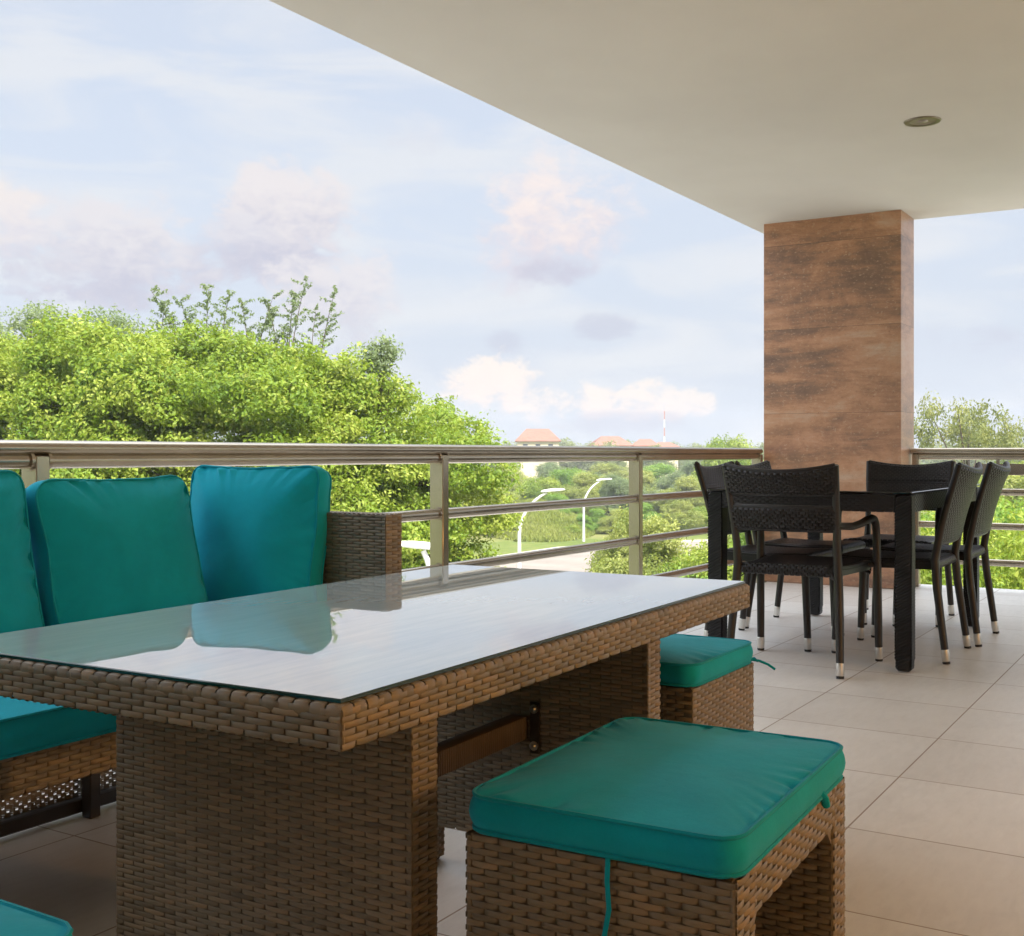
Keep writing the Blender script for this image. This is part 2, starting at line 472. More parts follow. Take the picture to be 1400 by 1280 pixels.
# ------------------------------------------------------------------ mesh helpers
class MB:
    def __init__(self):
        self.v, self.f, self.mi, self.tone = [], [], [], []
        self.cm, self.ct = 0, 0.5

    def add(self, vs, fs):
        o = len(self.v)
        self.v += [tuple(p) for p in vs]
        self.f += [tuple(i + o for i in q) for q in fs]
        self.mi += [self.cm] * len(fs)
        self.tone += [self.ct] * len(fs)

    def box(self, x0, x1, y0, y1, z0, z1, bev=0.0):
        if bev <= 0:
            vs = [(x, y, z) for z in (z0, z1) for y in (y0, y1) for x in (x0, x1)]
            self.add(vs, [(0, 2, 3, 1), (4, 5, 7, 6), (0, 1, 5, 4), (2, 6, 7, 3), (0, 4, 6, 2), (1, 3, 7, 5)])
            return
        b = bev
        vs, idx = [], {}
        X, Y, Z = (x0, x1), (y0, y1), (z0, z1)
        for i in (0, 1):
            for j in (0, 1):
                for k in (0, 1):
                    sx, sy, sz = (1 - 2 * i), (1 - 2 * j), (1 - 2 * k)
                    for ax in range(3):
                        p = [X[i] + sx * b, Y[j] + sy * b, Z[k] + sz * b]
                        p[ax] = (X[i], Y[j], Z[k])[ax]
                        idx[(i, j, k, ax)] = len(vs)
                        vs.append(p)
        fs = []
        for ax in range(3):
            o1, o2 = [a for a in range(3) if a != ax]
            for s in (0, 1):
                q = []
                for (u, w) in ((0, 0), (1, 0), (1, 1), (0, 1)):
                    t = [0, 0, 0]
                    t[ax], t[o1], t[o2] = s, u, w
                    q.append(idx[(*t, ax)])
                fs.append(q)
            for u in (0, 1):
                for w in (0, 1):
                    q = []
                    for (s, a) in ((0, o1), (1, o1), (1, o2), (0, o2)):
                        t = [0, 0, 0]
                        t[ax], t[o1], t[o2] = s, u, w
                        q.append(idx[(*t, a)])
                    fs.append(q)
        for i in (0, 1):
            for j in (0, 1):
                for k in (0, 1):
                    fs.append([idx[(i, j, k, a)] for a in range(3)])
        self.add(vs, fs)

    def tube(self, pts, rad, n=12, caps=True, closed=False, flat=1.0):
        pts = [Vector(p) for p in pts]
        N = len(pts)
        rads = rad if isinstance(rad, (list, tuple)) else [rad] * N
        vs, fs = [], []
        prev = None
        for i, p in enumerate(pts):
            if closed:
                t = (pts[(i + 1) % N] - pts[i - 1]).normalized()
            else:
                t = (pts[min(i + 1, N - 1)] - pts[max(i - 1, 0)]).normalized()
            if prev is None:
                a = Vector((0, 0, 1)) if abs(t.z) < 0.9 else Vector((1, 0, 0))
                u = t.cross(a).normalized()
            else:
                u = (prev - t * prev.dot(t)).normalized()
            prev = u
            w = t.cross(u)
            for k in range(n):
                an = 2 * math.pi * k / n
                vs.append(p + (u * math.cos(an) + w * math.sin(an) * flat) * rads[i])
        for i in range(N if closed else N - 1):
            j = (i + 1) % N
            for k in range(n):
                fs.append((i * n + k, i * n + (k + 1) % n, j * n + (k + 1) % n, j * n + k))
        if caps and not closed:
            fs.append(tuple(range(n - 1, -1, -1)))
            fs.append(tuple((N - 1) * n + k for k in range(n)))
        self.add(vs, fs)

    def lathe(self, prof, n=24, c=(0, 0, 0)):
        vs, fs = [], []
        for (r, z) in prof:
            for k in range(n):
                a = 2 * math.pi * k / n
                vs.append((c[0] + r * math.cos(a), c[1] + r * math.sin(a), c[2] + z))
        for i in range(len(prof) - 1):
            for k in range(n):
                fs.append((i * n + k, i * n + (k + 1) % n, (i + 1) * n + (k + 1) % n, (i + 1) * n + k))
        self.add(vs, fs)

    def grid(self, fn, nu, nv):
        vs = [fn(i / nu, j / nv) for j in range(nv + 1) for i in range(nu + 1)]
        fs = [(j * (nu + 1) + i, j * (nu + 1) + i + 1, (j + 1) * (nu + 1) + i + 1, (j + 1) * (nu + 1) + i)
              for j in range(nv) for i in range(nu)]
        self.add(vs, fs)

    def build(self, name, mats, parent=None, smooth=True, recalc=True):
        me = bpy.data.meshes.new(name)
        me.from_pydata(self.v, [], self.f)
        for mm in (mats if isinstance(mats, (list, tuple)) else [mats]):
            me.materials.append(MATS[mm])
        me.polygons.foreach_set('material_index', self.mi)
        if any(abs(t - 0.5) > 1e-6 for t in self.tone):
            a = me.attributes.new('tone', 'FLOAT', 'FACE')
            a.data.foreach_set('value', self.tone)
        elif any(n.endswith('wicker') for n in (mats if isinstance(mats, (list, tuple)) else [mats])):
            a = me.attributes.new('tone', 'FLOAT', 'FACE')
            a.data.foreach_set('value', self.tone)
        me.polygons.foreach_set('use_smooth', [smooth] * len(self.f))
        me.update()
        if recalc:
            import bmesh
            bm = bmesh.new()
            bm.from_mesh(me)
            bmesh.ops.recalc_face_normals(bm, faces=bm.faces)
            bm.to_mesh(me)
            bm.free()
        if smooth:
            try:
                me.set_sharp_from_angle(angle=R(38))
            except Exception:
                pass
        o = bpy.data.objects.new(name, me)
        scene.collection.objects.link(o)
        if parent:
            o.parent = parent
        return o


def tag(o, label=None, cat=None, group=None, kind=None):
    if label:
        o['label'] = label
    if cat:
        o['category'] = cat
    if group:
        o['group'] = group
    if kind:
        o['kind'] = kind
    return o


def empty(name, loc, rz=0.0):
    o = bpy.data.objects.new(name, None)
    scene.collection.objects.link(o)
    o.location = loc
    o.rotation_euler = (0, 0, rz)
    o.empty_display_size = 0.1
    return o


def copy_tree(o, parent=None):
    c = o.copy()
    scene.collection.objects.link(c)
    c.parent = parent
    for ch in list(o.children):
        copy_tree(ch, c)
    return c


def weave(mb, P, lu, lv, bw, bh, amp=0.0022, rng=None, nu=5, u0=0.0, lo=True):
    """flat rattan strands woven as short arched pieces; P(u, v) gives a point and its normal"""
    rng = rng or random.Random(7)
    rows = max(1, round(lv / bh))
    h = lv / rows
    prof = [-1.0, 0.7, 1.0, 0.7, -1.0]
    for j in range(rows):
        off = (j % 2) * bw * 0.5 + u0
        k = -1
        while True:
            a = off + k * bw
            k += 1
            if a >= lu:
                break
            b_ = a + bw
            a2, b2 = max(0, a), min(lu, b_)
            if b2 - a2 < bw * 0.12:
                continue
            mb.ct = min(0.98, max(0.02, rng.gauss(0.5, 0.2)))
            vs = []
            us = [0.025, 0.15, 0.5, 0.85, 0.975]
            jit = rng.uniform(-0.05, 0.05) * h
            for w, dz in ((0.03, -0.18), (0.16, 0.12), (0.84, 0.12), (0.97, -0.18)):
                for q, pr in zip(us, prof):
                    u = a + (b_ - a) * q
                    uu = min(max(u, a2), b2)
                    p, nrm = P(uu, (j + w) * h + jit)
                    vs.append(Vector(p) + Vector(nrm) * (amp * (pr * 0.75 + dz)))
            fs = []
            for r in range(3):
                for q in range(4):
                    if us[q + 1] * bw + a <= a2 or us[q] * bw + a >= b2:
                        continue
                    fs.append((r * 5 + q, r * 5 + q + 1, (r + 1) * 5 + q + 1, (r + 1) * 5 + q))
            mb.add(vs, fs)
    mb.ct = 0.12


def flat(O, U, V):
    O, U, V = Vector(O), Vector(U).normalized(), Vector(V).normalized()
    N = U.cross(V)
    return lambda u, v: (O + U * u + V * v, N)


def woven_box(mb, x0, x1, y0, y1, z0, z1, faces, bw=0.045, bh=0.0078, amp=0.0022, seed=1, core=0.0028):
    """a frame member wrapped in woven rattan; faces picks which sides carry the weave"""
    rng = random.Random(seed)
    mb.ct = 0.1
    mb.box(x0 + core, x1 - core, y0 + core, y1 - core, z0 + core, z1 - core)
    dz = z1 - z0
    F = {
        '-x': (flat((x0, y1, z0), (0, -1, 0), (0, 0, 1)), y1 - y0, dz),
        '+x': (flat((x1, y0, z0), (0, 1, 0), (0, 0, 1)), y1 - y0, dz),
        '-y': (flat((x0, y0, z0), (1, 0, 0), (0, 0, 1)), x1 - x0, dz),
        '+y': (flat((x1, y1, z0), (-1, 0, 0), (0, 0, 1)), x1 - x0, dz),
        '+z': (flat((x0, y0, z1), (1, 0, 0), (0, 1, 0)), x1 - x0, y1 - y0),
        '-z': (flat((x0, y1, z0), (1, 0, 0), (0, -1, 0)), x1 - x0, y1 - y0),
    }
    for (cx, fx) in ((x0, '-x'), (x1, '+x')):
        for (cy, fy) in ((y0, '-y'), (y1, '+y')):
            if fx in faces or fy in faces:
                mb.ct = 0.4
                sx_, sy_ = (1 if cx == x0 else -1), (1 if cy == y0 else -1)
                mb.tube([(cx + sx_ * 0.003, cy + sy_ * 0.003, z0 + 0.003), (cx + sx_ * 0.003, cy + sy_ * 0.003, z1 - 0.003)], 0.0042, 8)
    for f in faces:
        P, lu, lv = F[f]
        weave(mb, P, lu, lv, bw, bh, amp, rng, u0=rng.uniform(-0.4, 0) * bw)
    mb.ct = 0.3


def rrect(w, d, r, n=10):
    pts = []
    for (cx, cy, a0) in ((w / 2 - r, d / 2 - r, 0), (-w / 2 + r, d / 2 - r, 90), (-w / 2 + r, -d / 2 + r, 180), (w / 2 - r, -d / 2 + r, 270)):
        for k in range(n + 1):
            a = R(a0 + 90 * k / n)
            pts.append((cx + r * math.cos(a), cy + r * math.sin(a)))
    # resample evenly
    L = [0]
    for i in range(len(pts)):
        p, q = pts[i], pts[(i + 1) % len(pts)]
        L.append(L[-1] + math.hypot(p[0] - q[0], p[1] - q[1]))
    return pts, L


def outline(w, d, r, N):
    pts, L = rrect(w, d, r)
    out = []
    i = 0
    for k in range(N):
        s = L[-1] * k / N
        while L[i + 1] < s:
            i += 1
        f = (s - L[i]) / max(1e-9, L[i + 1] - L[i])
        p, q = pts[i], pts[(i + 1) % len(pts)]
        out.append((p[0] + (q[0] - p[0]) * f, p[1] + (q[1] - p[1]) * f))
    return out


def make_cushion(name, w, d, h, crown, r, warp=None, wrinkle=0.003, seed=0, bcrown=None, N=220, pipe_r=0.0032):
    """boxed cushion: rounded-rectangle border band, crowned panels, piped seams"""
    ol = outline(w, d, r, N)
    bcrown = crown * 0.3 if bcrown is None else bcrown
    warp = warp or (lambda p: p)
    rows = []
    ks = [0, 0.02, 0.045, 0.08, 0.12, 0.17, 0.23, 0.30, 0.38, 0.47, 0.57, 0.68, 0.80, 0.92]

    def panel(sgn, cr):
        res = []
        for k in ks:
            ring = []
            for i, (x, y) in enumerate(ol):
                s = 1 - k
                px, py = x * s, y * s
                z = sgn * (h / 2 + cr * (1 - (1 - k) ** 2.6))
                th = i / N * 2 * math.pi
                per = Vector((math.cos(th) * 9 + seed, math.sin(th) * 9, seed * 1.7))
                ga = noise.noise(per * 1.0) + 0.5 * noise.noise(per * 1.9)
                fall = math.exp(-k * 12) * (1 - math.exp(-k * 70))
                mask = max(0.0, noise.noise(Vector((math.cos(th) * 1.6 + seed * 3, math.sin(th) * 1.6, 4.2))) + 0.35)
                z += sgn * wrinkle * 4.5 * ga * fall * mask
                z += sgn * wrinkle * 0.9 * noise.noise(Vector((px * 7 + seed, py * 7, seed))) * min(1, k * 4)
                ring.append((px, py, z))
            res.append(ring)
        return res
    top = panel(1, crown)
    bot = panel(-1, bcrown)
    for ring in reversed(bot):
        rows.append(ring)
    for t in (0.12, 0.3, 0.5, 0.7, 0.88):
        bul = 0.006 * math.sin(math.pi * t)
        rows.append([(x * (1 + bul / w * 2), y * (1 + bul / d * 2), -h / 2 + h * t) for (x, y) in ol])
    rows += top
    mb = MB()
    vs = [warp(Vector(p)) for ring in rows for p in ring]
    fs = []
    for j in range(len(rows) - 1):
        for i in range(N):
            fs.append((j * N + i, j * N + (i + 1) % N, (j + 1) * N + (i + 1) % N, (j + 1) * N + i))
    nv = len(vs)
    vs.append(warp(Vector((0, 0, -h / 2 - bcrown))))
    vs.append(warp(Vector((0, 0, h / 2 + crown))))
    for i in range(N):
        fs.append((i, nv, (i + 1) % N))
        q = (len(rows) - 1) * N
        fs.append((q + i, q + (i + 1) % N, nv + 1))
    mb.add(vs, fs)
    o = mb.build(name, 'teal_fabric', None, True)
    for s in (1, -1):
        pb = MB()
        pb.tube([warp(Vector((x * 1.004, y * 1.004, s * h / 2))) for (x, y) in ol[::2]], pipe_r, 6, closed=True)
        pb.build('piping', 'teal_piping', o)
    return o


def ribbon(name, pts, wd, parent=None, m='teal_fabric', th=0.0012):
    mb = MB()
    mb.tube(pts, wd / 2, 8, flat=th / wd * 2)
    return mb.build(name, m, parent)


# ------------------------------------------------------------------ large structure: deck, roof slab, pillar, house
def structure(name, mb, m, label=None):
    o = mb.build(name, m, None, False)
    o['kind'] = 'structure'
    if label:
        o['label'] = label
    return o


FLOOR_X, FLOOR_Y = 8.25, 2.88
mb = MB()
mb.box(-6, FLOOR_X, -2.2, FLOOR_Y, -0.30, 0.0)
structure('floor', mb, 'floor_tiles', 'beige square tiled terrace floor')
mb = MB()
mb.box(-6, 8.235, -3.4, 2.90, 2.51, 2.86)
mb.box(-6, 4.4, -9, -3.4, 2.51, 2.86)
mb.box(-6, 8.235, 2.902, 2.912, 2.518, 2.87)
structure('ceiling', mb, 'ceiling_paint', 'plain plastered underside of the roof slab')

mb = MB()
mb.box(7.84, 8.21, 1.84, 2.78, 0.0, 2.515, 0.004)
tag(mb.build('pillar', 'pillar_stone', None, False), 'broad brown stone pillar with dark horizontal bands at the terrace corner', 'pillar')

# assumed house behind the camera, added for the light: a wall with a wide opening into a room
house = empty('house', (0, -2.2, 0))
tag(house, 'assumed, unseen plastered house wall with a wide open doorway behind the terrace', 'house')
mb = MB()
mb.box(-6, -2.6, -0.25, 0, -0.3, 2.505)
mb.box(3.6, 4.4, -0.25, 0, -0.3, 2.505)
mb.box(-2.6, 3.6, -0.25, 0, 2.25, 2.505)
mb.build('wall', 'house_plaster', house, False)
mb = MB()
mb.box(-6, 4.4, -6.4, -6.2, -0.3, 2.505)
mb.box(-6.0, -5.8, -6.2, -0.25, -0.3, 2.505)
mb.box(4.2, 4.4, -6.2, -0.25, -0.3, 2.505)
mb.build('room_wall', 'room_plaster', house, False)
mb = MB()
mb.box(-5.8, 4.2, -6.2, -0.001, -0.2, -0.004)
mb.build('room_floor', 'floor_tiles', house, False)
mb = MB()
mb.box(-2.4, -2.2, -2.195, 2.70, 0.0, 2.505)  # assumed wall out of view, added to keep light off the near end
tag(mb.build('assumed_side_wall', 'house_plaster', None, False), 'assumed, unseen plastered side wall closing the near end of the terrace', 'wall')


def assumed_lamp_light(name, loc, watts, col, parent, rad=0.06):
    l = bpy.data.lights.new(name, 'POINT')
    l.energy = watts
    l.color = col
    l.shadow_soft_size = rad
    o = bpy.data.objects.new(name, l)
    scene.collection.objects.link(o)
    o.location = loc
    o.parent = parent
    return o


WARM = (1.0, 0.52, 0.17)
for (lx, ly, watt, lab) in ((2.3, -3.5, 85, 'assumed, unseen lit floor lamp with a drum shade inside the room behind the terrace, added for warm light'),):
    lp = empty('assumed_floor_lamp', (lx, ly, 0.0))  # assumed lamp, never in view, added to warm the sides of table and stools
    tag(lp, lab, 'assumed lamp')
    mb = MB()
    mb.lathe([(0.0, -0.002), (0.15, -0.002), (0.15, 0.018), (0.02, 0.03), (0.0, 0.03)], 28)
    mb.build('base', 'black_frame', lp)
    mb = MB()
    mb.tube([(0, 0, 0.02), (0, 0, 1.30)], 0.012, 12)
    mb.build('stem', 'black_frame', lp)
    mb = MB()
    mb.lathe([(0.20, 1.30), (0.20, 1.31), (0.17, 1.42), (0.165, 1.42), (0.195, 1.305), (0.20, 1.30)], 28)
    mb.build('lower_shade_rim', 'lamp_white', lp)
    assumed_lamp_light('assumed_bulb_light', (0, 0, 1.52), watt, WARM, lp, 0.09)

# recessed ceiling light
dl = empty('ceiling_light', (5.81, 1.262, 2.51))
tag(dl, 'small round recessed light with a dark bronze ring in the terrace ceiling', 'ceiling light')
mb = MB()
mb.lathe([(0.062, 0.002), (0.062, -0.006), (0.082, -0.006), (0.088, 0.001)], 40)
mb.build('trim_ring', 'lamp_trim', dl)
mb = MB()
mb.lathe([(0.0, -0.001), (0.030, -0.0015), (0.045, -0.002), (0.062, -0.004)], 32)
mb.build('reflector', 'lamp_reflector', dl)
mb = MB()
mb.lathe([(0.0, -0.006), (0.022, -0.005), (0.027, -0.0015)], 24)
mb.build('bulb', 'lamp_reflector', dl)

# railings
RY = 2.80


def rail_tube(name, p, q, r, parent, n=16, flatz=1.0):
    mb = MB()
    mb.tube([p, q], r, n)
    return mb.build(name, 'rail_metal', parent)


ra = empty('railing', (0, RY, 0))
tag(ra, 'long bronze metal railing behind the sofa with three bars below its handrail', 'railing')
posts = [-3.74, -1.82, 0.10, 2.02, 3.94, 5.82, 7.765]
for px in posts:
    mb = MB()
    mb.box(px - 0.022, px + 0.022, -0.034, 0.034, 0.0, 0.893, 0.003)
    mb.box(px - 0.04, px + 0.04, -0.055, 0.055, 0.0, 0.012, 0.002)
    mb.build('post', 'rail_metal', ra)
mb = MB()
prof = []
for k in range(20):
    a = 2 * math.pi * k / 20
    prof.append((0.030 * math.cos(a), 0.022 * math.sin(a) + 0.0145))


def rail_profile(mb, p0, p1, axis):
    vs = []
    for p in (p0, p1):
        for (a, b_) in prof:
            vs.append((p, a, 0.9 + b_) if axis == 'x' else (a, p, 0.9 + b_))
    n = len(prof)
    mb.add(vs, [(k, (k + 1) % n, n + (k + 1) % n, n + k) for k in range(n)] + [tuple(range(n)), tuple(range(2 * n - 1, n - 1, -1))])


rail_profile(mb, -5.9, 7.80, 'x')
mb.build('handrail', 'rail_metal', ra)
for z in (0.880, 0.648, 0.416, 0.184):
    for a, b_ in zip(posts[:-1], posts[1:]):
        mb = MB()
        mb.tube([(a + 0.0225, -0.004, z), (b_ - 0.0225, -0.004, z)], 0.0225, 16)
        for xx, sgn in ((a + 0.0225, 1), (b_ - 0.0225, -1)):
            mb.tube([(xx, -0.004, z), (xx + sgn * 0.010, -0.004, z)], 0.029, 16)
        mb.build('bar', 'rail_metal', ra)

rb = empty('railing', (8.10, 0, 0))
tag(rb, 'short bronze metal railing at the far end right of the stone pillar', 'railing')
posts2 = [1.80, 1.29, -0.55, -2.1]
for k, py in enumerate(posts2):
    mb = MB()
    mb.box(-0.030, 0.030, py - 0.022, py + 0.022, 0.0, 0.893, 0.003)
    if k != 1:
        mb.build('post', 'rail_metal', rb)
mb = MB()
rail_profile(mb, -2.15, 1.835, 'y')
mb.build('handrail', 'rail_metal', rb)
for z in (0.880, 0.648, 0.423, 0.184):
    mb = MB()
    mb.tube([(0, -2.1, z), (0, 1.79, z)], 0.0225, 16)
    mb.build('bar', 'rail_metal', rb)
mb = MB()
mb.box(-0.018, 0.018, -2.07, 1.385, 0.758, 0.832, 0.004)
mb.box(-0.012, 0.012, 1.272, 1.292, 0.832, 0.872)
mb.box(-0.012, 0.012, -0.9, -0.88, 0.832, 0.872)
mb.build('flat_band', 'rail_metal', rb)

# ------------------------------------------------------------------ wicker coffee-dining table
TROT = R(1.7)
tb = empty('wicker_table', (1.683, 1.243, 0), TROT)
tag(tb, 'brown wicker table with a pale glass top in front of the teal sofa', 'table')
TL, TW, TZ = 1.40, 0.765, 0.62
hx, hy = TL / 2, TW / 2
mb = MB()
AZ0, AZ1 = TZ - 0.052, TZ - 0.006
for (x0, x1, y0, y1, fc, sd) in ((-hx, hx, -hy, -hy + 0.07, ('-y', '-z'), 1), (-hx, hx, hy - 0.07, hy, ('+y', '-z'), 2),
                                 (-hx, -hx + 0.07, -hy + 0.001, hy - 0.001, ('-x', '-z'), 3), (hx - 0.07, hx, -hy + 0.001, hy - 0.001, ('+x', '-z'), 4)):
    woven_box(mb, x0, x1, y0, y1, AZ0, AZ1, fc, 0.042, 0.0077, 0.0020, sd)
# strands turned over the top edge
rng = random.Random(5)
for (ax, L, sgn) in (('x', TL, -1), ('x', TL, 1), ('y', TW, -1), ('y', TW, 1)):
    n = int(L / 0.0235)
    for k in range(n):
        t0 = -L / 2 + L * k / n + 0.0012
        t1 = -L / 2 + L * (k + 1) / n - 0.0012
        mb.ct = rng.gauss(0.5, 0.18)
        prof_e = [(-0.002, -0.013), (0.0016, -0.008), (0.0016, -0.001), (-0.001, 0.0035), (-0.006, 0.0052), (-0.014, 0.0048)]
        vs = []
        for t in (t0, t0 * 0.75 + t1 * 0.25, t0 * 0.25 + t1 * 0.75, t1):
            edge = t in (t0, t1)
            for (o_, z_) in prof_e:
                dn = -0.0012 if edge else 0.0
                if ax == 'x':
                    vs.append((t, sgn * (hy + o_ + dn), AZ1 + z_ + dn))
                else:
                    vs.append((sgn * (hx + o_ + dn), t, AZ1 + z_ + dn))
        m_ = len(prof_e)
        mb.add(vs, [(i * m_ + j, i * m_ + j + 1, (i + 1) * m_ + j + 1, (i + 1) * m_ + j) for i in range(3) for j in range(m_ - 1)])
mb.ct = 0.25
mb.box(-hx + 0.012, hx - 0.012, -hy + 0.012, hy - 0.012, AZ0 + 0.006, AZ1 + 0.002)
mb.build('apron', 'brown_wicker', tb, True, False)
mb = MB()
G0, G1 = TZ - 0.0005, TZ + 0.0042
gx, gy = hx - 0.008, hy - 0.008
mb.cm = 0
mb.add([(-gx, -gy, G1), (gx, -gy, G1), (gx, gy, G1), (-gx, gy, G1)], [(0, 1, 2, 3)])
mb.cm = 1
e = 0.0012
mb.add([(-gx, -gy, G1), (gx, -gy, G1), (gx, gy, G1), (-gx, gy, G1),
        (-gx - e, -gy - e, G1 - e), (gx + e, -gy - e, G1 - e), (gx + e, gy + e, G1 - e), (-gx - e, gy + e, G1 - e),
        (-gx - e, -gy - e, G0), (gx + e, -gy - e, G0), (gx + e, gy + e, G0), (-gx - e, gy + e, G0)],
       [(i, 4 + i, 4 + (i + 1) % 4, (i + 1) % 4) for i in range(4)] + [(4 + i, 8 + i, 8 + (i + 1) % 4, 4 + (i + 1) % 4) for i in range(4)] + [(8, 11, 10, 9)])
mb.build('glass_top', ['table_glass', 'glass_edge'], tb, False)
for k, x0 in enumerate((-0.430, 0.370)):
    mb = MB()
    woven_box(mb, x0, x0 + 0.060, -0.288, 0.288, 0.092, AZ0 + 0.004, ('-x', '+x', '-y', '+y'), 0.046, 0.0076, 0.0022, 11 + k)
    for y0 in (-0.288, 0.228):
        woven_box(mb, x0, x0 + 0.060, y0, y0 + 0.060, 0.008, 0.092, ('-x', '+x', '-y', '+y'), 0.022, 0.0074, 0.002, 21 + k)
    pd = mb.build('pedestal', 'brown_wicker', tb, True, False)
    for y0 in (-0.258, 0.258):
        mb = MB()
        mb.box(x0 + 0.006, x0 + 0.054, y0 - 0.024, y0 + 0.024, 0.0, 0.0085, 0.002)
        mb.build('foot_pad', 'black_plastic', pd)
mb = MB()
rng = random.Random(9)
x = -0.369
while x < 0.369:
    mb.ct = rng.gauss(0.06, 0.04)
    mb.box(x, x + 0.0072, -0.020, 0.020, 0.309, 0.356, 0.0016)
    x += 0.0075
mb.ct = 0.1
mb.box(-0.369, 0.369, -0.0185, 0.0185, 0.3105, 0.3545)
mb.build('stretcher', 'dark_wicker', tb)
for sx, y0 in ((0.366, -0.050), (-0.366, 0.030)):
    mb = MB()
    mb.box(sx - 0.0025, sx + 0.0015, y0, y0 + 0.022, 0.282, 0.388, 0.0008)
    br = mb.build('bracket', 'bracket_metal', tb)
    s_ = -1 if sx > 0 else 1
    for z in (0.298, 0.374):
        mb = MB()
        mb.tube([(sx, y0 + 0.012, z), (sx + s_ * 0.006, y0 + 0.012, z)], 0.0095, 14)
        mb.tube([(sx + s_ * 0.006, y0 + 0.012, z), (sx + s_ * 0.010, y0 + 0.012, z)], [0.0055, 0.0035], 12)
        mb.build('bolt', 'bolt_metal', br)


# ------------------------------------------------------------------ wicker stools and their cushions
SW, SD, SH = 0.51, 0.365, 0.405


def make_stool():
    st = empty('wicker_stool', (0, 0, 0))
    for s, sd in ((-1, 31), (1, 32)):
        mb = MB()
        x0, x1 = (-SW / 2, -SW / 2 + 0.066) if s < 0 else (SW / 2 - 0.066, SW / 2)
        woven_box(mb, x0, x1, -SD / 2, SD / 2, 0.008, SH - 0.002, ('-x', '+x', '-y', '+y'), 0.042, 0.0086, 0.0028, sd)
        sp = mb.build('side_panel', 'brown_wicker', st, True, False)
        for y0 in (-SD / 2 + 0.03, SD / 2 - 0.03):
            mb = MB()
            mb.box((x0 + x1) / 2 - 0.02, (x0 + x1) / 2 + 0.02, y0 - 0.02, y0 + 0.02, 0, 0.0085, 0.002)
            mb.build('foot_pad', 'black_plastic', sp)
    mb = MB()
    xa, xb = -SW / 2 + 0.066, SW / 2 - 0.066
    woven_box(mb, xa, xb, -SD / 2, -SD / 2 + 0.045, SH - 0.060, SH - 0.002, ('-y', '+y', '-z'), 0.042, 0.0086, 0.0028, 33)
    woven_box(mb, xa, xb, SD / 2 - 0.045, SD / 2, SH - 0.060, SH - 0.002, ('-y', '+y', '-z'), 0.042, 0.0086, 0.0028, 34)
    woven_box(mb, -SW / 2 + 0.004, SW / 2 - 0.004, -SD / 2 + 0.004, SD / 2 - 0.004, SH - 0.016, SH + 0.0005, ('+z', '-z'), 0.042, 0.012, 0.002, 35)
    # soft diagonal braces in the corners of the arch
    for s in (-1, 1):
        for y0 in (-SD / 2 + 0.003, SD / 2 - 0.048):
            X = s * (SW / 2 - 0.066)
            mb.ct = 0.4
            mb.add([(X, y0, SH - 0.058), (X, y0 + 0.045, SH - 0.058), (X - s * 0.030, y0, SH - 0.058), (X - s * 0.030, y0 + 0.045, SH - 0.058),
                    (X, y0, SH - 0.088), (X, y0 + 0.045, SH - 0.088)], [(2, 4, 5, 3), (0, 2, 4), (1, 5, 3)])
    mb.build('seat_frame', 'brown_wicker', st, True, False)
    return st


stool0 = make_stool()
stool_spots = [
    (1.519, 0.676, R(2.1), 'brown wicker stool standing nearest the camera on the open floor side of the table'),
    (2.452, 1.215, R(90), 'brown wicker stool at the far head of the glass topped table'),
    (0.525, 1.168, R(90), 'brown wicker stool at the near head of the table in the lower left corner'),
]
cush_labels = ['large looking teal seat cushion with a loose hanging tie nearest the camera',
               'teal seat cushion on the stool at the far head of the table',
               'teal seat cushion whose corner shows in the lower left corner']
for i, (x, y, rz, lab) in enumerate(stool_spots):
    o = stool0 if i == 0 else copy_tree(stool0)
    o.location = (x, y, 0)
    o.rotation_euler = (0, 0, rz)
    tag(o, lab, 'stool', 'wicker stools around the table')
    cu = make_cushion('seat_cushion', SW + 0.004, SD + 0.004, 0.044, 0.013, 0.034, None, 0.0045, seed=3 + i * 5, bcrown=0.0)
    cu.location = (x, y, SH + 0.0255)
    cu.rotation_euler = (0, 0, rz)
    tag(cu, cush_labels[i], 'cushion', 'teal stool cushions')
    hw, hd = SW / 2, SD / 2
    if i == 0:
        ribbon('tie', [(-hw - 0.003, -0.022, -0.020), (-hw - 0.010, -0.024, -0.05), (-hw - 0.009, -0.026, -0.085), (-hw - 0.010, -0.020, -0.12), (-hw - 0.016, -0.006, -0.160), (-hw - 0.022, 0.006, -0.185), (-hw - 0.024, 0.012, -0.215)], 0.007, cu)
        ribbon('tie', [(0.112, -hd - 0.001, -0.016), (0.114, -hd - 0.007, -0.024), (0.118, -hd - 0.008, -0.034), (0.122, -hd - 0.005, -0.028)], 0.010, cu, th=0.006)
    if i == 1:
        ribbon('tie', [(-hw + 0.006, -hd + 0.004, -0.020), (-hw - 0.014, -hd + 0.0, -0.021), (-hw - 0.032, -hd - 0.012, -0.030), (-hw - 0.046, -hd - 0.022, -0.042)], 0.004, cu, th=0.003)
        ribbon('tie', [(-hw + 0.010, -hd - 0.001, -0.020), (-hw - 0.002, -hd - 0.004, -0.017), (-hw - 0.012, -hd + 0.004, -0.022)], 0.004, cu, th=0.003)

# ------------------------------------------------------------------ wicker sofa
SX0, SX1 = -1.35, 2.365
SY0, SY1 = 1.80, 2.47
sf = empty('wicker_sofa', ((SX0 + SX1) / 2, (SY0 + SY1) / 2, 0))
tag(sf, 'brown wicker sofa with teal cushions standing along the railing', 'sofa')


def L(x, y):
    return x - (SX0 + SX1) / 2, y - (SY0 + SY1) / 2


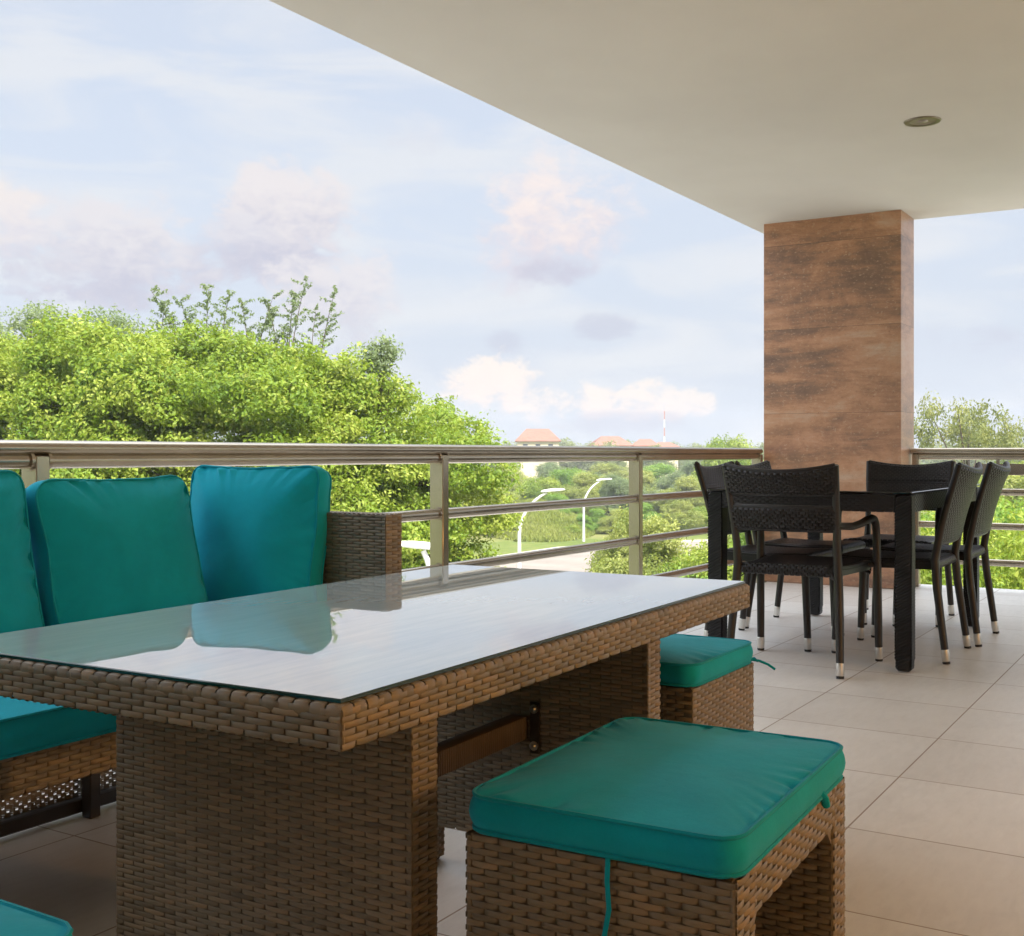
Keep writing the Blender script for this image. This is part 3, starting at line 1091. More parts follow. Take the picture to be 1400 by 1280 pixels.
ax0, ay0 = L(SX0, SY0)
ax1, ay1 = L(SX1, SY1)
mb = MB()
woven_box(mb, ax1 - 0.064, ax1, ay0, ay1, 0.30, 0.745, ('-x', '+x', '-y', '+z'), 0.046, 0.0078, 0.0024, 41)
woven_box(mb, ax1 - 0.064, ax1, ay0, ay0 + 0.064, 0.012, 0.30, ('-x', '+x', '-y', '+y'), 0.022, 0.0078, 0.0024, 42)
woven_box(mb, ax1 - 0.064, ax1, ay1 - 0.064, ay1, 0.012, 0.30, ('-x', '+x', '-y', '+y'), 0.022, 0.0078, 0.0024, 43)
mb.build('arm', 'brown_wicker', sf, True, False)
mb = MB()
woven_box(mb, ax0, ax0 + 0.064, ay0, ay1, 0.30, 0.745, ('+x', '-y', '+z'), 0.046, 0.0078, 0.0024, 44)
woven_box(mb, ax0, ax0 + 0.064, ay0, ay0 + 0.064, 0.012, 0.30, ('+x', '-y'), 0.022, 0.0078, 0.0024, 45)
woven_box(mb, ax0, ax0 + 0.064, ay1 - 0.064, ay1, 0.012, 0.30, ('+x', '-y'), 0.022, 0.0078, 0.0024, 46)
mb.build('arm', 'brown_wicker', sf, True, False)
mb = MB()
woven_box(mb, ax0 + 0.064, ax1 - 0.064, ay1 - 0.060, ay1, 0.32, 0.742, ('-y', '+y', '+z'), 0.046, 0.0078, 0.0024, 47)
mb.build('backrest', 'brown_wicker', sf, True, False)
mb = MB()
woven_box(mb, ax0 + 0.064, ax1 - 0.064, ay0 + 0.004, ay0 + 0.050, 0.30, 0.374, ('-y', '-z'), 0.046, 0.0092, 0.0026, 48)
mb.ct = 0.1
mb.box(ax0 + 0.064, ax1 - 0.064, ay0 + 0.050, ay1 - 0.060, 0.345, 0.372)
mb.build('seat_base', 'brown_wicker', sf, True, False)
# open-weave lower back panel: the holes are real
mb = MB()
cw, ch, hw_, hh_ = 0.0235, 0.0095, 0.0034, 0.0017
y0 = ay1 - 0.035
rows_ = 27
z0 = 0.045
cols = int((ax1 - ax0 - 0.128) / cw)
rng = random.Random(4)
for j in range(rows_):
    for i in range(cols):
        xa = ax0 + 0.064 + i * cw
        zc = z0 + (j + 0.5) * ch
        hx0 = xa + cw * (0.30 if j % 2 else 0.74) + rng.uniform(-1, 1) * 0.001
        s_ = rng.choice((0.5, 0.8, 1.0, 1.1)) if rng.random() > 0.12 else 0.05
        X = [xa, hx0 - hw_ * s_, hx0 + hw_ * s_, xa + cw]
        Z = [zc - ch / 2, zc - hh_ * s_, zc + hh_ * s_, zc + ch / 2]
        mb.ct = rng.gauss(0.3, 0.1)
        vs = [(X[a], y0 + (0.0012 if a in (0, 3) else -0.001), Z[b_]) for b_ in range(4) for a in range(4)]
        mb.add(vs, [(b_ * 4 + a, b_ * 4 + a + 1, b_ * 4 + a + 5, b_ * 4 + a + 4) for b_ in range(3) for a in range(3) if not (a == 1 and b_ == 1)])
mb.ct = 0.2
mb.build('open_weave_panel', 'brown_wicker', sf, False, False)
mb = MB()
mb.box(ax0 + 0.064, ax1 - 0.064, ay1 - 0.056, ay1 - 0.012, 0.010, 0.046, 0.004)
mb.build('bottom_rail', 'dark_frame', sf)
for xw in (-0.05, 0.95, 1.885):
    mb = MB()
    lx, _ = L(xw, 0)
    mb.box(lx - 0.016, lx + 0.016, ay1 - 0.092, ay1 - 0.058, 0.0, 0.345, 0.003)
    mb.build('leg', 'dark_frame', sf)

# seat cushions of the sofa (two, side by side) and back cushions
seat_len = (SX1 - 0.066 - SX0 - 0.066) / 3
for i in range(3):
    cx = SX0 + 0.066 + seat_len * (i + 0.5)
    cu = make_cushion('sofa_seat_cushion', seat_len - 0.006, 0.60, 0.064, 0.020, 0.035, None, 0.0035, seed=20 + i, bcrown=0.0)
    cu.location = (cx, SY0 - 0.006 + 0.30, 0.374 + 0.034)
    tag(cu, ('flat teal seat cushion at the left end of the sofa, outside the photo', 'flat teal seat cushion in the middle of the sofa, left of the table', 'flat teal seat cushion at the right end of the sofa, behind the table')[i], 'cushion', 'teal sofa seat cushions')


def pillow_warp(w, h, sag, pinch, bend, seed):
    def f(p):
        u, v = p.x / (w / 2), p.y / (h / 2)
        x = p.x * (1 - pinch * (1 - v * v) * 0.5 * abs(u))
        y = p.y
        if v > 0:
            y -= sag * v * (1 - min(1, u * u))
        edge = max(0.0, min(1.0, max(abs(u), abs(v))))
        z = p.z * (1 - 0.30 * edge ** 4)
        z += bend * (u * u)
        z += 0.006 * noise.noise(Vector((u * 1.4 + seed, v * 1.4, seed * 2.0)))
        x += 0.006 * noise.noise(Vector((v * 2.1 + seed, u, 3.0)))
        y += 0.005 * noise.noise(Vector((u * 2.1 + seed, 7.0, v)))
        return Vector((x, y, z))
    return f


backs = [
    ((1.375, 2.262, 0.642), (R(77), 0, R(1)), 0.50, 0.445, 'teal back cushion cut by the left edge of the photo', 0.010, 41),
    ((1.862, 2.245, 0.634), (R(75), R(0), R(0)), 0.440, 0.425, 'teal back cushion in the middle, leaning between two other cushions', 0.012, 42),
    ((2.222, 2.185, 0.648), (R(80), R(0), R(-80)), 0.405, 0.450, 'teal back cushion turned sideways against the right arm of the sofa', 0.016, 43),
    ((0.84, 2.262, 0.640), (R(77), 0, R(-2)), 0.50, 0.445, 'teal back cushion just beyond the left edge of the photo', 0.012, 44),
    ((0.28, 2.262, 0.640), (R(77), 0, R(1)), 0.50, 0.445, 'teal back cushion farthest left on the sofa, outside the photo', 0.012, 45),
]
for (loc, rot, w, h, lab, sag, sd) in backs:
    cu = make_cushion('back_cushion', w, h, 0.085, 0.034, 0.050, pillow_warp(w, h, sag, 0.05, -0.012, sd), 0.0095, seed=sd, bcrown=0.015)
    cu.location = loc
    cu.rotation_euler = rot
    tag(cu, lab, 'cushion', 'teal back cushions on the sofa')

# ------------------------------------------------------------------ black dining table
DX0, DX1, DY0, DY1, DZ = 4.865, 6.375, 1.10, 1.985, 0.742
dcx, dcy = (DX0 + DX1) / 2, (DY0 + DY1) / 2
dt = empty('dining_table', (dcx, dcy, 0))
tag(dt, 'black woven dining table with a dark glass top beside the pillar', 'table')
dhx, dhy = (DX1 - DX0) / 2, (DY1 - DY0) / 2
for (sx, sy) in ((-1, -1), (-1, 1), (1, -1), (1, 1)):
    mb = MB()
    x0, x1 = (-dhx, -dhx + 0.068) if sx < 0 else (dhx - 0.068, dhx)
    y0, y1 = (-dhy, -dhy + 0.068) if sy < 0 else (dhy - 0.068, dhy)
    mb.ct = 0.3
    mb.box(x0 + 0.002, x1 - 0.002, y0 + 0.002, y1 - 0.002, 0.006, DZ - 0.012, 0.010)
    # diagonal wrap strands
    for (O, U, N) in (((x0, y1), (0, -1), (-1, 0)), ((x0, y0), (1, 0), (0, -1)), ((x1, y0), (0, 1), (1, 0)), ((x1, y1), (-1, 0), (0, 1))):
        rng = random.Random(3)
        z = 0.02
        while z < DZ - 0.03:
            mb.ct = rng.gauss(0.5, 0.2)
            vs = []
            for (u, dz_) in ((0.004, 0.0), (0.022, 0.010), (0.046, 0.024), (0.064, 0.034)):
                for (w, o_) in ((0.0, -0.0012), (0.003, 0.0012), (0.008, 0.0012), (0.011, -0.0012)):
                    zz = min(DZ - 0.014, z + dz_ + w)
                    vs.append((O[0] + U[0] * u + N[0] * o_, O[1] + U[1] * u + N[1] * o_, zz))
            mb.add(vs, [(a * 4 + c_, a * 4 + c_ + 1, a * 4 + c_ + 5, a * 4 + c_ + 4) for a in range(3) for c_ in range(3)])
            z += 0.0125
    mb.build('leg', 'black_wicker', dt)
mb = MB()
for (x0, x1, y0, y1, fc, sd) in ((-dhx + 0.068, dhx - 0.068, -dhy + 0.004, -dhy + 0.034, ('-y',), 1), (-dhx + 0.068, dhx - 0.068, dhy - 0.034, dhy - 0.004, ('+y',), 2),
                                 (-dhx + 0.004, -dhx + 0.034, -dhy + 0.068, dhy - 0.068, ('-x',), 3), (dhx - 0.034, dhx - 0.004, -dhy + 0.068, dhy - 0.068, ('+x',), 4)):
    woven_box(mb, x0, x1, y0, y1, DZ - 0.085, DZ - 0.012, fc, 0.034, 0.009, 0.0016, sd + 60)
mb.ct = 0.3
mb.box(-dhx + 0.02, dhx - 0.02, -dhy + 0.02, dhy - 0.02, DZ - 0.030, DZ - 0.013)
mb.build('apron', 'black_wicker', dt, True, False)
mb = MB()
mb.box(-dhx - 0.002, dhx + 0.002, -dhy - 0.002, dhy + 0.002, DZ - 0.010, DZ, 0.003)
mb.build('glass_top', 'dark_glass', dt, False)


# ------------------------------------------------------------------ black woven dining chairs
def chair_leg(root, pts, rads, foot):
    """a tapered leg with its steel ferrule and foot cap"""
    mb = MB()
    mb.tube(pts, rads, 14)
    lg = mb.build('leg', 'black_frame', root)
    f0, f1 = Vector(pts[0]), Vector(pts[1])
    d = (f1 - f0).normalized()
    mb = MB()
    mb.tube([f0 + d * 0.010, f0 + d * 0.012, f0 + d * 0.060, f0 + d * 0.062], [rads[0] * 1.0, rads[0] * 1.10, rads[0] * 1.12, rads[0]], 16)
    mb.build('ferrule', 'steel_ferrule', lg)
    mb = MB()
    mb.tube([f0, f0 + d * 0.003, f0 + d * 0.0115], [rads[0] * 0.85, rads[0] * 1.02, rads[0] * 1.04], 16)
    mb.build('foot_cap', 'black_plastic', lg)
    return lg


def make_chair(arms):
    root = empty('dining_chair', (0, 0, 0))
    # seat: rounded woven slab, slightly dished
    sw0, sw1 = 0.205, 0.232
    mb = MB()

    def seat_pt(u, v):          # u across the profile (front lip, top, back lip), v across
        return u, v
    y_prof = []                 # (y, z, normal) along the seat from under the front edge over the top to the rear edge
    Rr = 0.024
    for k in range(7):
        a = R(-90 + 30 * k * 0.9)
        y_prof.append((0.436 + Rr * math.cos(a) - Rr, 0.418 + Rr * math.sin(a)))
    for k in range(1, 8):
        y = 0.43 - 0.052 * k
        y_prof.append((y, 0.4425 - 0.008 * math.sin(math.pi * k / 8)))
    for k in range(7):
        a = R(80 + 28 * k)
        y_prof.append((0.012 + Rr * math.cos(a) + 0.0, 0.4175 + Rr * math.sin(a)))
    ys = np.array(y_prof)
    seg = np.r_[0, np.cumsum(np.hypot(np.diff(ys[:, 0]), np.diff(ys[:, 1])))]
    tot = seg[-1]

    def P(u, v):
        y = float(np.interp(v, seg, ys[:, 0]))
        z = float(np.interp(v, seg, ys[:, 1]))
        e_ = 0.004
        y2 = float(np.interp(min(tot, v + e_), seg, ys[:, 0])) - float(np.interp(max(0, v - e_), seg, ys[:, 0]))
        z2 = float(np.interp(min(tot, v + e_), seg, ys[:, 1])) - float(np.interp(max(0, v - e_), seg, ys[:, 1]))
        l_ = math.hypot(y2, z2) or 1
        hw = sw1 + (sw0 - sw1) * (0.43 - y) / 0.43
        q = u / 0.45 * 2 - 1
        drop = 0.018 * max(0.0, abs(q) - 0.86) / 0.14
        return (q * hw, y, z - drop), (0, -z2 / l_ * -1 if False else z2 / l_, -y2 / l_)
    weave(mb, P, 0.45, tot, 0.026, 0.0115, 0.0028, random.Random(71))
    mb.ct = 0.1
    nn = len(y_prof)

    def inner(s):
        res = []
        for (y, z) in y_prof:
            hw = sw1 + (sw0 - sw1) * (0.43 - y) / 0.43
            res.append((s * (hw - 0.002), 0.22 + (y - 0.22) * 0.992, 0.418 + (z - 0.418) * 0.9 - 0.001))
        return res
    a_, b_ = inner(-1), inner(1)
    mb.add(a_ + b_, [(i, (i + 1) % nn, nn + (i + 1) % nn, nn + i) for i in range(nn)] + [tuple(range(nn)), tuple(range(2 * nn - 1, nn - 1, -1))])
    mb.build('seat', 'black_wicker', root, True, False)

    # the back follows a curve in height (lean) and in plan (hollow)
    def back_c(q, z):           # q in -1..1, z height; returns the centre surface
        t = (z - 0.45) / 0.40
        y = -0.004 - 0.10 * max(0, t) ** 1.25 - 0.034 * (1 - q * q) * (0.35 + 0.65 * max(0, t))
        hw = 0.208 + 0.022 * t
        zz = z - (0.026 * (1 - q * q) * max(0, t - 0.75) / 0.25 if t > 0.75 else 0)
        return Vector((q * hw, y, zz))

    def back_panel(z0, z1, seed):
        mb = MB()
        T = 0.013
        lv = z1 - z0
        for sgn in (-1, 1):
            def P(u, v):
                q = (u / 0.46) * 2 - 1
                if sgn > 0:
                    q = -q
                z = z0 + v
                c0 = back_c(q, z)
                du = back_c(min(1, q + 0.05), z) - back_c(max(-1, q - 0.05), z)
                dv = back_c(q, z + 0.01) - back_c(q, z - 0.01)
                n_ = du.cross(dv).normalized() * (1 if sgn < 0 else -1)
                # round the panel's rim
                ed = min(v, lv - v) / 0.012
                th = T * (1 if ed > 1 else math.sqrt(max(0.05, 1 - (1 - ed) ** 2)))
                return c0 + n_ * th, n_
            weave(mb, P, 0.46, lv, 0.026, 0.0115, 0.0027, random.Random(seed + sgn))
        mb.ct = 0.15
        nq, nz = 16, 8
        for sgn in (-1, 1):
            mb.grid(lambda a, b2: back_c(a * 2 - 1, z0 + 0.003 + (lv - 0.006) * b2) + Vector((0, sgn * (T - 0.003), 0)), nq, nz)
        for q in (-1, 1):
            mb.tube([back_c(q, z0 + lv * k / 8) for k in range(9)], 0.0145, 10)
        mb.ct = 0.75
        for z in (z0, z1):
            mb.tube([back_c(-1 + 2 * k / 20, z) for k in range(21)], 0.0095, 10)
        return mb.build('backrest', 'black_wicker', root, True, False)
    if arms:
        back_panel(0.588, 0.680, 81)
        back_panel(0.735, 0.853, 83)
    else:
        back_panel(0.512, 0.853, 85)
    for s in (-1, 1):
        pts = [(s * 0.236, -0.055, 0.0), (s * 0.229, -0.035, 0.15), (s * 0.219, -0.012, 0.32), (s * 0.212, -0.002, 0.44)]
        for z in (0.52, 0.60, 0.70, 0.78):
            p = back_c(s, z)
            pts.append((p.x, p.y - 0.001, p.z))
        chair_leg(root, pts, [0.0155, 0.0165, 0.0180, 0.0180, 0.0165, 0.015, 0.014, 0.013], s)
        if arms:
            fp = [(s * 0.266, 0.430, 0.0), (s * 0.264, 0.424, 0.18), (s * 0.262, 0.416, 0.40), (s * 0.260, 0.412, 0.53)]
            chair_leg(root, fp, [0.0155, 0.017, 0.0175, 0.0165], s)
            mb = MB()
            ap = [(s * 0.260, 0.412, 0.525), (s * 0.260, 0.408, 0.565), (s * 0.260, 0.396, 0.596), (s * 0.259, 0.372, 0.617), (s * 0.258, 0.335, 0.624),
                  (s * 0.255, 0.28, 0.619), (s * 0.250, 0.20, 0.607), (s * 0.242, 0.10, 0.600), (s * 0.228, 0.0, 0.606), (s * 0.217, -0.045, 0.612)]
            mb.tube(ap, [0.0165, 0.0165, 0.017, 0.017, 0.017, 0.0165, 0.016, 0.0155, 0.015, 0.014], 12)
            mb.build('armrest', 'black_frame', root)
            mb = MB()
            mb.tube([(s * 0.262, 0.414, 0.418), (s * 0.225, 0.410, 0.418)], 0.012, 10)
            mb.build('side_brace', 'black_frame', root)
        else:
            chair_leg(root, [(s * 0.212, 0.430, 0.0), (s * 0.212, 0.424, 0.18), (s * 0.212, 0.414, 0.41)], [0.0155, 0.017, 0.0175], s)
    return root


ch_side = make_chair(False)
ch_arm = make_chair(True)
G = 'black woven chairs around the dining table'
spots = [
    (ch_arm, 4.668, 1.555, -90, 'black woven armchair at the near head of the dining table, back to the camera'),
    (ch_arm, 6.690, 1.545, 90, 'black woven armchair at the far head of the table in front of the pillar'),
    (ch_side, 5.412, 1.080, 0, 'nearer of the two armless black chairs on the open right side of the dining table'),
    (ch_side, 5.955, 1.045, 0, 'farther of the two armless black chairs on the right side, nearest the end railing'),
    (ch_side, 5.385, 2.055, 180, 'nearer of the two armless black chairs between dining table and long railing'),
    (ch_side, 5.930, 2.060, 180, 'farther of the two armless black chairs along the long railing, beside the pillar'),
]
used = set()
for (src, x, y, rz, lab) in spots:
    o = src if src.name not in used else copy_tree(src)
    used.add(src.name)
    o.location = (x, y, 0)
    o.rotation_euler = (0, 0, R(rz))
    tag(o, lab, 'chair', G)


# ------------------------------------------------------------------ the land beyond the terrace
GZ = -5.5


def at(px, d, py=None, z=0.0):
    """point at distance d along the bearing of a photo column; height from a photo row or given"""
    t = (px - 700) / 1581
    x = d * (math.cos(YAW) + math.sin(YAW) * t)
    y = d * (math.sin(YAW) - math.cos(YAW) * t)
    if py is not None:
        z = EYE - (py - 620) * d / 1581
    return Vector((x, y, z))


mb = MB()
N = 60
rr = [0, 20, 40, 60, 80, 110, 150, 220, 400, 800, 1600, 4000]
vs, fs = [(0, 0, GZ)], []
for r_ in rr[1:]:
    for k in range(N):
        a = 2 * math.pi * k / N
        vs.append((r_ * math.cos(a), r_ * math.sin(a), GZ))
for k in range(N):
    fs.append((0, 1 + k, 1 + (k + 1) % N))
for i in range(len(rr) - 2):
    for k in range(N):
        fs.append((1 + i * N + k, 1 + (i + 1) * N + k, 1 + (i + 1) * N + (k + 1) % N, 1 + i * N + (k + 1) % N))
mb.add(vs, fs)
g = mb.build('ground', 'ground_grass', None, True)
g['kind'] = 'structure'

# house walls under the terrace, so that the deck stands on something
mb = MB()
mb.box(-5.9, 8.1, -2.4, 2.6, GZ, -0.301)
tag(mb.build('lower_storey', 'house_plaster', None, False), 'plain plastered lower storey under the terrace', 'building')

mb = MB()
mb.box(-14, 26, 2.7, 17, GZ - 0.3, GZ + 0.04)
mb.box(8.2, 26, -16, 2.7, GZ - 0.3, GZ + 0.04)
o = mb.build('bounce_ground', 'bounce_ground_pale', None, False)  # unseen pale ground, added to bounce neutral sunlight up onto the ceiling
o['kind'] = 'structure'

# road: a concrete street that comes from the left front and bends away to the right
road_pts = [(600, 52), (690, 54), (740, 60), (790, 68), (850, 74), (930, 78), (1030, 80), (1150, 82)]
cen = [at(p, d) for p, d in road_pts]
mb = MB()
wid = [4.6, 4.6, 4.8, 5.2, 4.8, 4.2, 4.0, 4.0]
vs = []
for i, p in enumerate(cen):
    t = (cen[min(i + 1, len(cen) - 1)] - cen[max(i - 1, 0)]).normalized()
    n_ = Vector((-t.y, t.x, 0))
    vs += [(*(p + n_ * wid[i]).xy, GZ + 0.03), (*(p - n_ * wid[i]).xy, GZ + 0.03)]
mb.add(vs, [(2 * i, 2 * i + 1, 2 * i + 3, 2 * i + 2) for i in range(len(cen) - 1)])
o = mb.build('road', 'road_concrete', None, False)
o['kind'] = 'structure'
for sd in (1, -1):
    mb = MB()
    pts = []
    for i, p in enumerate(cen):
        t = (cen[min(i + 1, len(cen) - 1)] - cen[max(i - 1, 0)]).normalized()
        n_ = Vector((-t.y, t.x, 0))
        q = p + n_ * sd * (wid[i] + 0.12)
        pts.append(Vector((q.x, q.y, GZ + 0.05)))
    mb.tube(pts, 0.15, 6)
    o = mb.build('kerb', 'kerb_concrete', None, False)
    o['kind'] = 'structure'

# grass bank rising behind the first lamp
bc = at(735, 98)
mb = MB()


def bank(u, v):
    a = u * 2 * math.pi
    r_ = 1 - v
    n_ = noise.noise(Vector((math.cos(a) * 2 * r_, math.sin(a) * 2 * r_, 1.3)))
    ex, ey = 15.0, 5.0
    f_ = Vector((math.cos(YAW), math.sin(YAW), 0))
    s_ = Vector((f_.y, -f_.x, 0))
    p = bc + f_ * (ex * r_ * math.cos(a)) + s_ * (ey * r_ * math.sin(a))
    return (p.x, p.y, GZ - 0.05 + 2.2 * (1 - r_ * r_) ** 1.5 * (1 + 0.3 * n_) + (0 if r_ > 0.98 else 0.0))


mb.grid(bank, 48, 12)
o = mb.build('grass_bank', 'ground_grass', None, True)
o['kind'] = 'structure'


# ---- foliage
def leaf_mesh(name, cen, nrm, size, tone, mats, rng, aspect=0.5, droop=0.25):
    """many folded leaves (kite shape, bent along the midrib), one mesh"""
    n = len(cen)
    up = rng.normal(size=(n, 3))
    d = np.cross(nrm, up)
    d /= np.linalg.norm(d, axis=1, keepdims=True) + 1e-9
    d[:, 2] -= droop
    d /= np.linalg.norm(d, axis=1, keepdims=True) + 1e-9
    s = np.cross(nrm, d)
    s /= np.linalg.norm(s, axis=1, keepdims=True) + 1e-9
    n2 = np.cross(d, s)
    L_ = size[:, None]
    W = L_ * aspect
    base = cen - d * L_ * 0.5
    tip = cen + d * L_ * 0.5 - n2 * L_ * 0.10
    lf = cen - d * L_ * 0.05 + s * W * 0.5 + n2 * L_ * 0.10
    rt = cen - d * L_ * 0.05 - s * W * 0.5 + n2 * L_ * 0.10
    co = np.stack([base, lf, tip, rt], 1).reshape(-1, 3)
    idx = np.arange(n) * 4
    tri = np.stack([idx, idx + 2, idx + 1, idx, idx + 3, idx + 2], 1).reshape(-1)
    me = bpy.data.meshes.new(name)
    me.vertices.add(n * 4)
    me.vertices.foreach_set('co', co.astype(np.float32).ravel())
    me.loops.add(n * 6)
    me.loops.foreach_set('vertex_index', tri.astype(np.int32))
    me.polygons.add(n * 2)
    me.polygons.foreach_set('loop_start', (np.arange(n * 2) * 3).astype(np.int32))
    me.polygons.foreach_set('loop_total', np.full(n * 2, 3, np.int32))
    a = me.attributes.new('tone', 'FLOAT', 'FACE')
    a.data.foreach_set('value', np.repeat(tone, 2).astype(np.float32))
    me.materials.append(MATS[mats])
    me.update(calc_edges=True)
    me.validate()
    return me


def blob_leaves(blobs, density, per, size, rng, spread=0.75, inner=0.12, vert=0.85):
    """leaf clusters over the skin of many overlapping clumps"""
    C, Nn, S, T = [], [], [], []
    for (c, r) in blobs:
        nc = max(6, int(density * r * r))
        v = rng.normal(size=(nc, 3))
        v /= np.linalg.norm(v, axis=1, keepdims=True)
        v[:, 2] = np.where(v[:, 2] < -0.3, v[:, 2] * 0.4, v[:, 2])
        rad = r * (1 - np.abs(rng.normal(0, inner, nc)))
        rad *= np.where(rng.random(nc) < 0.10, 1 + rng.uniform(0.06, 0.26, nc), 1.0)
        rad *= 1 + 0.22 * np.sin(v[:, 0] * 5 + c[0]) * np.sin(v[:, 1] * 5 + c[1]) + 0.1 * rng.normal(size=nc)
        cc = np.array(c) + v * rad[:, None] * np.array([1, 1, vert])
        ct = rng.normal(0.5, 0.15) + 0.19 * rng.normal(size=nc)
        q = cc / max(0.4, r)
        keep = (np.sin(q[:, 0] * 3.1 + q[:, 2] * 1.7) + np.sin(q[:, 1] * 2.9 - q[:, 2] * 2.3) + np.sin(q[:, 2] * 3.7 + q[:, 0])) > -1.9
        cc, ct, v = cc[keep], ct[keep], v[keep]
        nc = len(cc)
        k = np.repeat(np.arange(nc), per)
        off = rng.normal(size=(nc * per, 3)) * size * spread
        C.append(cc[k] + off)
        nr = v[k] * 0.7 + np.array([0, 0, 0.55]) + rng.normal(size=(nc * per, 3)) * 0.55
        Nn.append(nr / (np.linalg.norm(nr, axis=1, keepdims=True) + 1e-9))
        S.append(size * rng.uniform(0.7, 1.3, nc * per))
        T.append(np.clip(ct[k] + rng.normal(0, 0.10, nc * per), 0.02, 0.98))
    return np.concatenate(C), np.concatenate(Nn), np.concatenate(S), np.concatenate(T)


def trunk_mb(base, top, r0, limbs, rng):
    mb = MB()
    base, top = Vector(base), Vector(top)
    n = 7
    pts, rs = [], []
    for k in range(n + 1):
        f = k / n
        p = base.lerp(top, f)
        p += Vector((rng.normal() * 0.05, rng.normal() * 0.05, 0)) * (top - base).length * 0.25 * (0 if k == 0 else 1)
        pts.append(p)
        rs.append(r0 * (1.25 - 0.75 * f) * (1.3 if k == 0 else 1))
    mb.tube(pts, rs, 9)
    for q in limbs:
        st = pts[int(rng.integers(3, n))]
        q = Vector(q)
        mid = st.lerp(q, 0.5) + Vector((0, 0, -0.06 * (q - st).length))
        mb.tube([st, st.lerp(mid, 0.5), mid, q], [r0 * 0.5, r0 * 0.38, r0 * 0.27, r0 * 0.10], 7)
    return mb


def tree_from_blobs(name, base, blobs, density, per, size, leaf, seed, label, cat='tree', group=None, r0=0.2, limbs=14, aspect=0.5, inner=0.12, spread=0.75, extra=None):
    rng = np.random.default_rng(seed)
    base = Vector(base)
    root = empty(name, base)
    b2 = [((c[0] - base.x, c[1] - base.y, c[2] - base.z), r) for c, r in blobs]
    C, Nn, S, T = blob_leaves(b2, density, per, size, rng, spread, inner)
    if extra is not None:
        C = np.concatenate([C, extra[0]])
        Nn = np.concatenate([Nn, extra[1]])
        S = np.concatenate([S, extra[2]])
        T = np.concatenate([T, extra[3]])
    me = leaf_mesh('crown', C, Nn, S, T, leaf, rng, aspect)
    o = bpy.data.objects.new('crown', me)
    scene.collection.objects.link(o)
    o.parent = root
    cc = np.mean([b_[0] for b_ in b2], axis=0)
    lim = [b2[int(i)][0] for i in rng.integers(0, len(b2), limbs)]
    tm = trunk_mb((0, 0, -0.05), (cc[0] * 0.6, cc[1] * 0.6, cc[2]), r0, lim, rng)
    tm.build('trunk', 'bark', root, True, False)
    tag(root, label, cat, group)
    return root


# the big leafy tree that fills the view behind the sofa
rng = np.random.default_rng(11)
top_px = [-260, -150, 0, 60, 150, 230, 300, 350, 400, 470, 540, 600, 650, 690, 705]
top_py = [520, 472, 448, 440, 434, 436, 440, 450, 466, 482, 510, 536, 572, 606, 640]
blobs = []
for gx in np.arange(-240, 672, 46):
    tp = float(np.interp(gx, top_px, top_py))
    gy = tp + 44
    while gy < 830:
        px = gx + rng.normal() * 16
        py = gy + rng.normal() * 12
        rr_ = rng.choice([0.45, 0.6, 0.8, 0.95, 1.1])
        bul = (px - 230) / 470
        dep = 27.0 + 3.2 * bul * bul - 1.6 * min(1, (py - tp) / 200) + rng.normal() * 0.7
        if gx > 560 and py > 640:
            px -= (py - 640) * 0.12
        if not (520 < px < 640 and 700 < py < 800 and False):
            p = at(px, dep, py)
            blobs.append((tuple(p), rr_))
        gy += 46
for gx in np.arange(-240, 660, 90):       # hidden bulk behind the front clumps
    tp = float(np.interp(gx, top_px, top_py))
    for gy in np.arange(tp + 80, 800, 90):
        blobs.append((tuple(at(gx + rng.normal() * 20, 30.5 + rng.normal(), gy)), 1.3))
bigbase = at(260, 30, None, GZ)
tree_from_blobs('broadleaf_tree', bigbase, blobs, 520, 9, 0.104, 'leaf_bright', 5,
                'huge bright green leafy tree filling the view behind the sofa railing', r0=0.35, limbs=26, aspect=0.58)
# a leafier sprig that stands out on its right shoulder
sp = [(tuple(at(522, 27.2, 472)), 0.22), (tuple(at(508, 27.2, 486)), 0.25), (tuple(at(534, 27.2, 482)), 0.22), (tuple(at(520, 27.2, 502)), 0.32)]
tree_from_blobs('young_tree', at(520, 28.2, None, GZ), sp, 700, 7, 0.10, 'leaf_grey', 8,
                'dark green leafy tip rising above the right shoulder of the big tree', r0=0.07, limbs=4)
# greyer tree behind its left part
bl = []
for gx in range(-180, 250, 44):
    tp = float(np.interp(gx, [-180, 0, 60, 120, 170, 230], [440, 408, 396, 402, 420, 446]))
    for k in range(3):
        bl.append((tuple(at(gx + rng.normal() * 12, 36 + rng.normal(), tp + 40 + k * 36 + rng.normal() * 5)), rng.uniform(0.55, 0.8)))
tree_from_blobs('grey_green_tree', at(60, 37, None, GZ), bl, 420, 7, 0.105, 'leaf_grey', 6,
                'grey green tree whose crown shows above the left part of the big tree', r0=0.25)


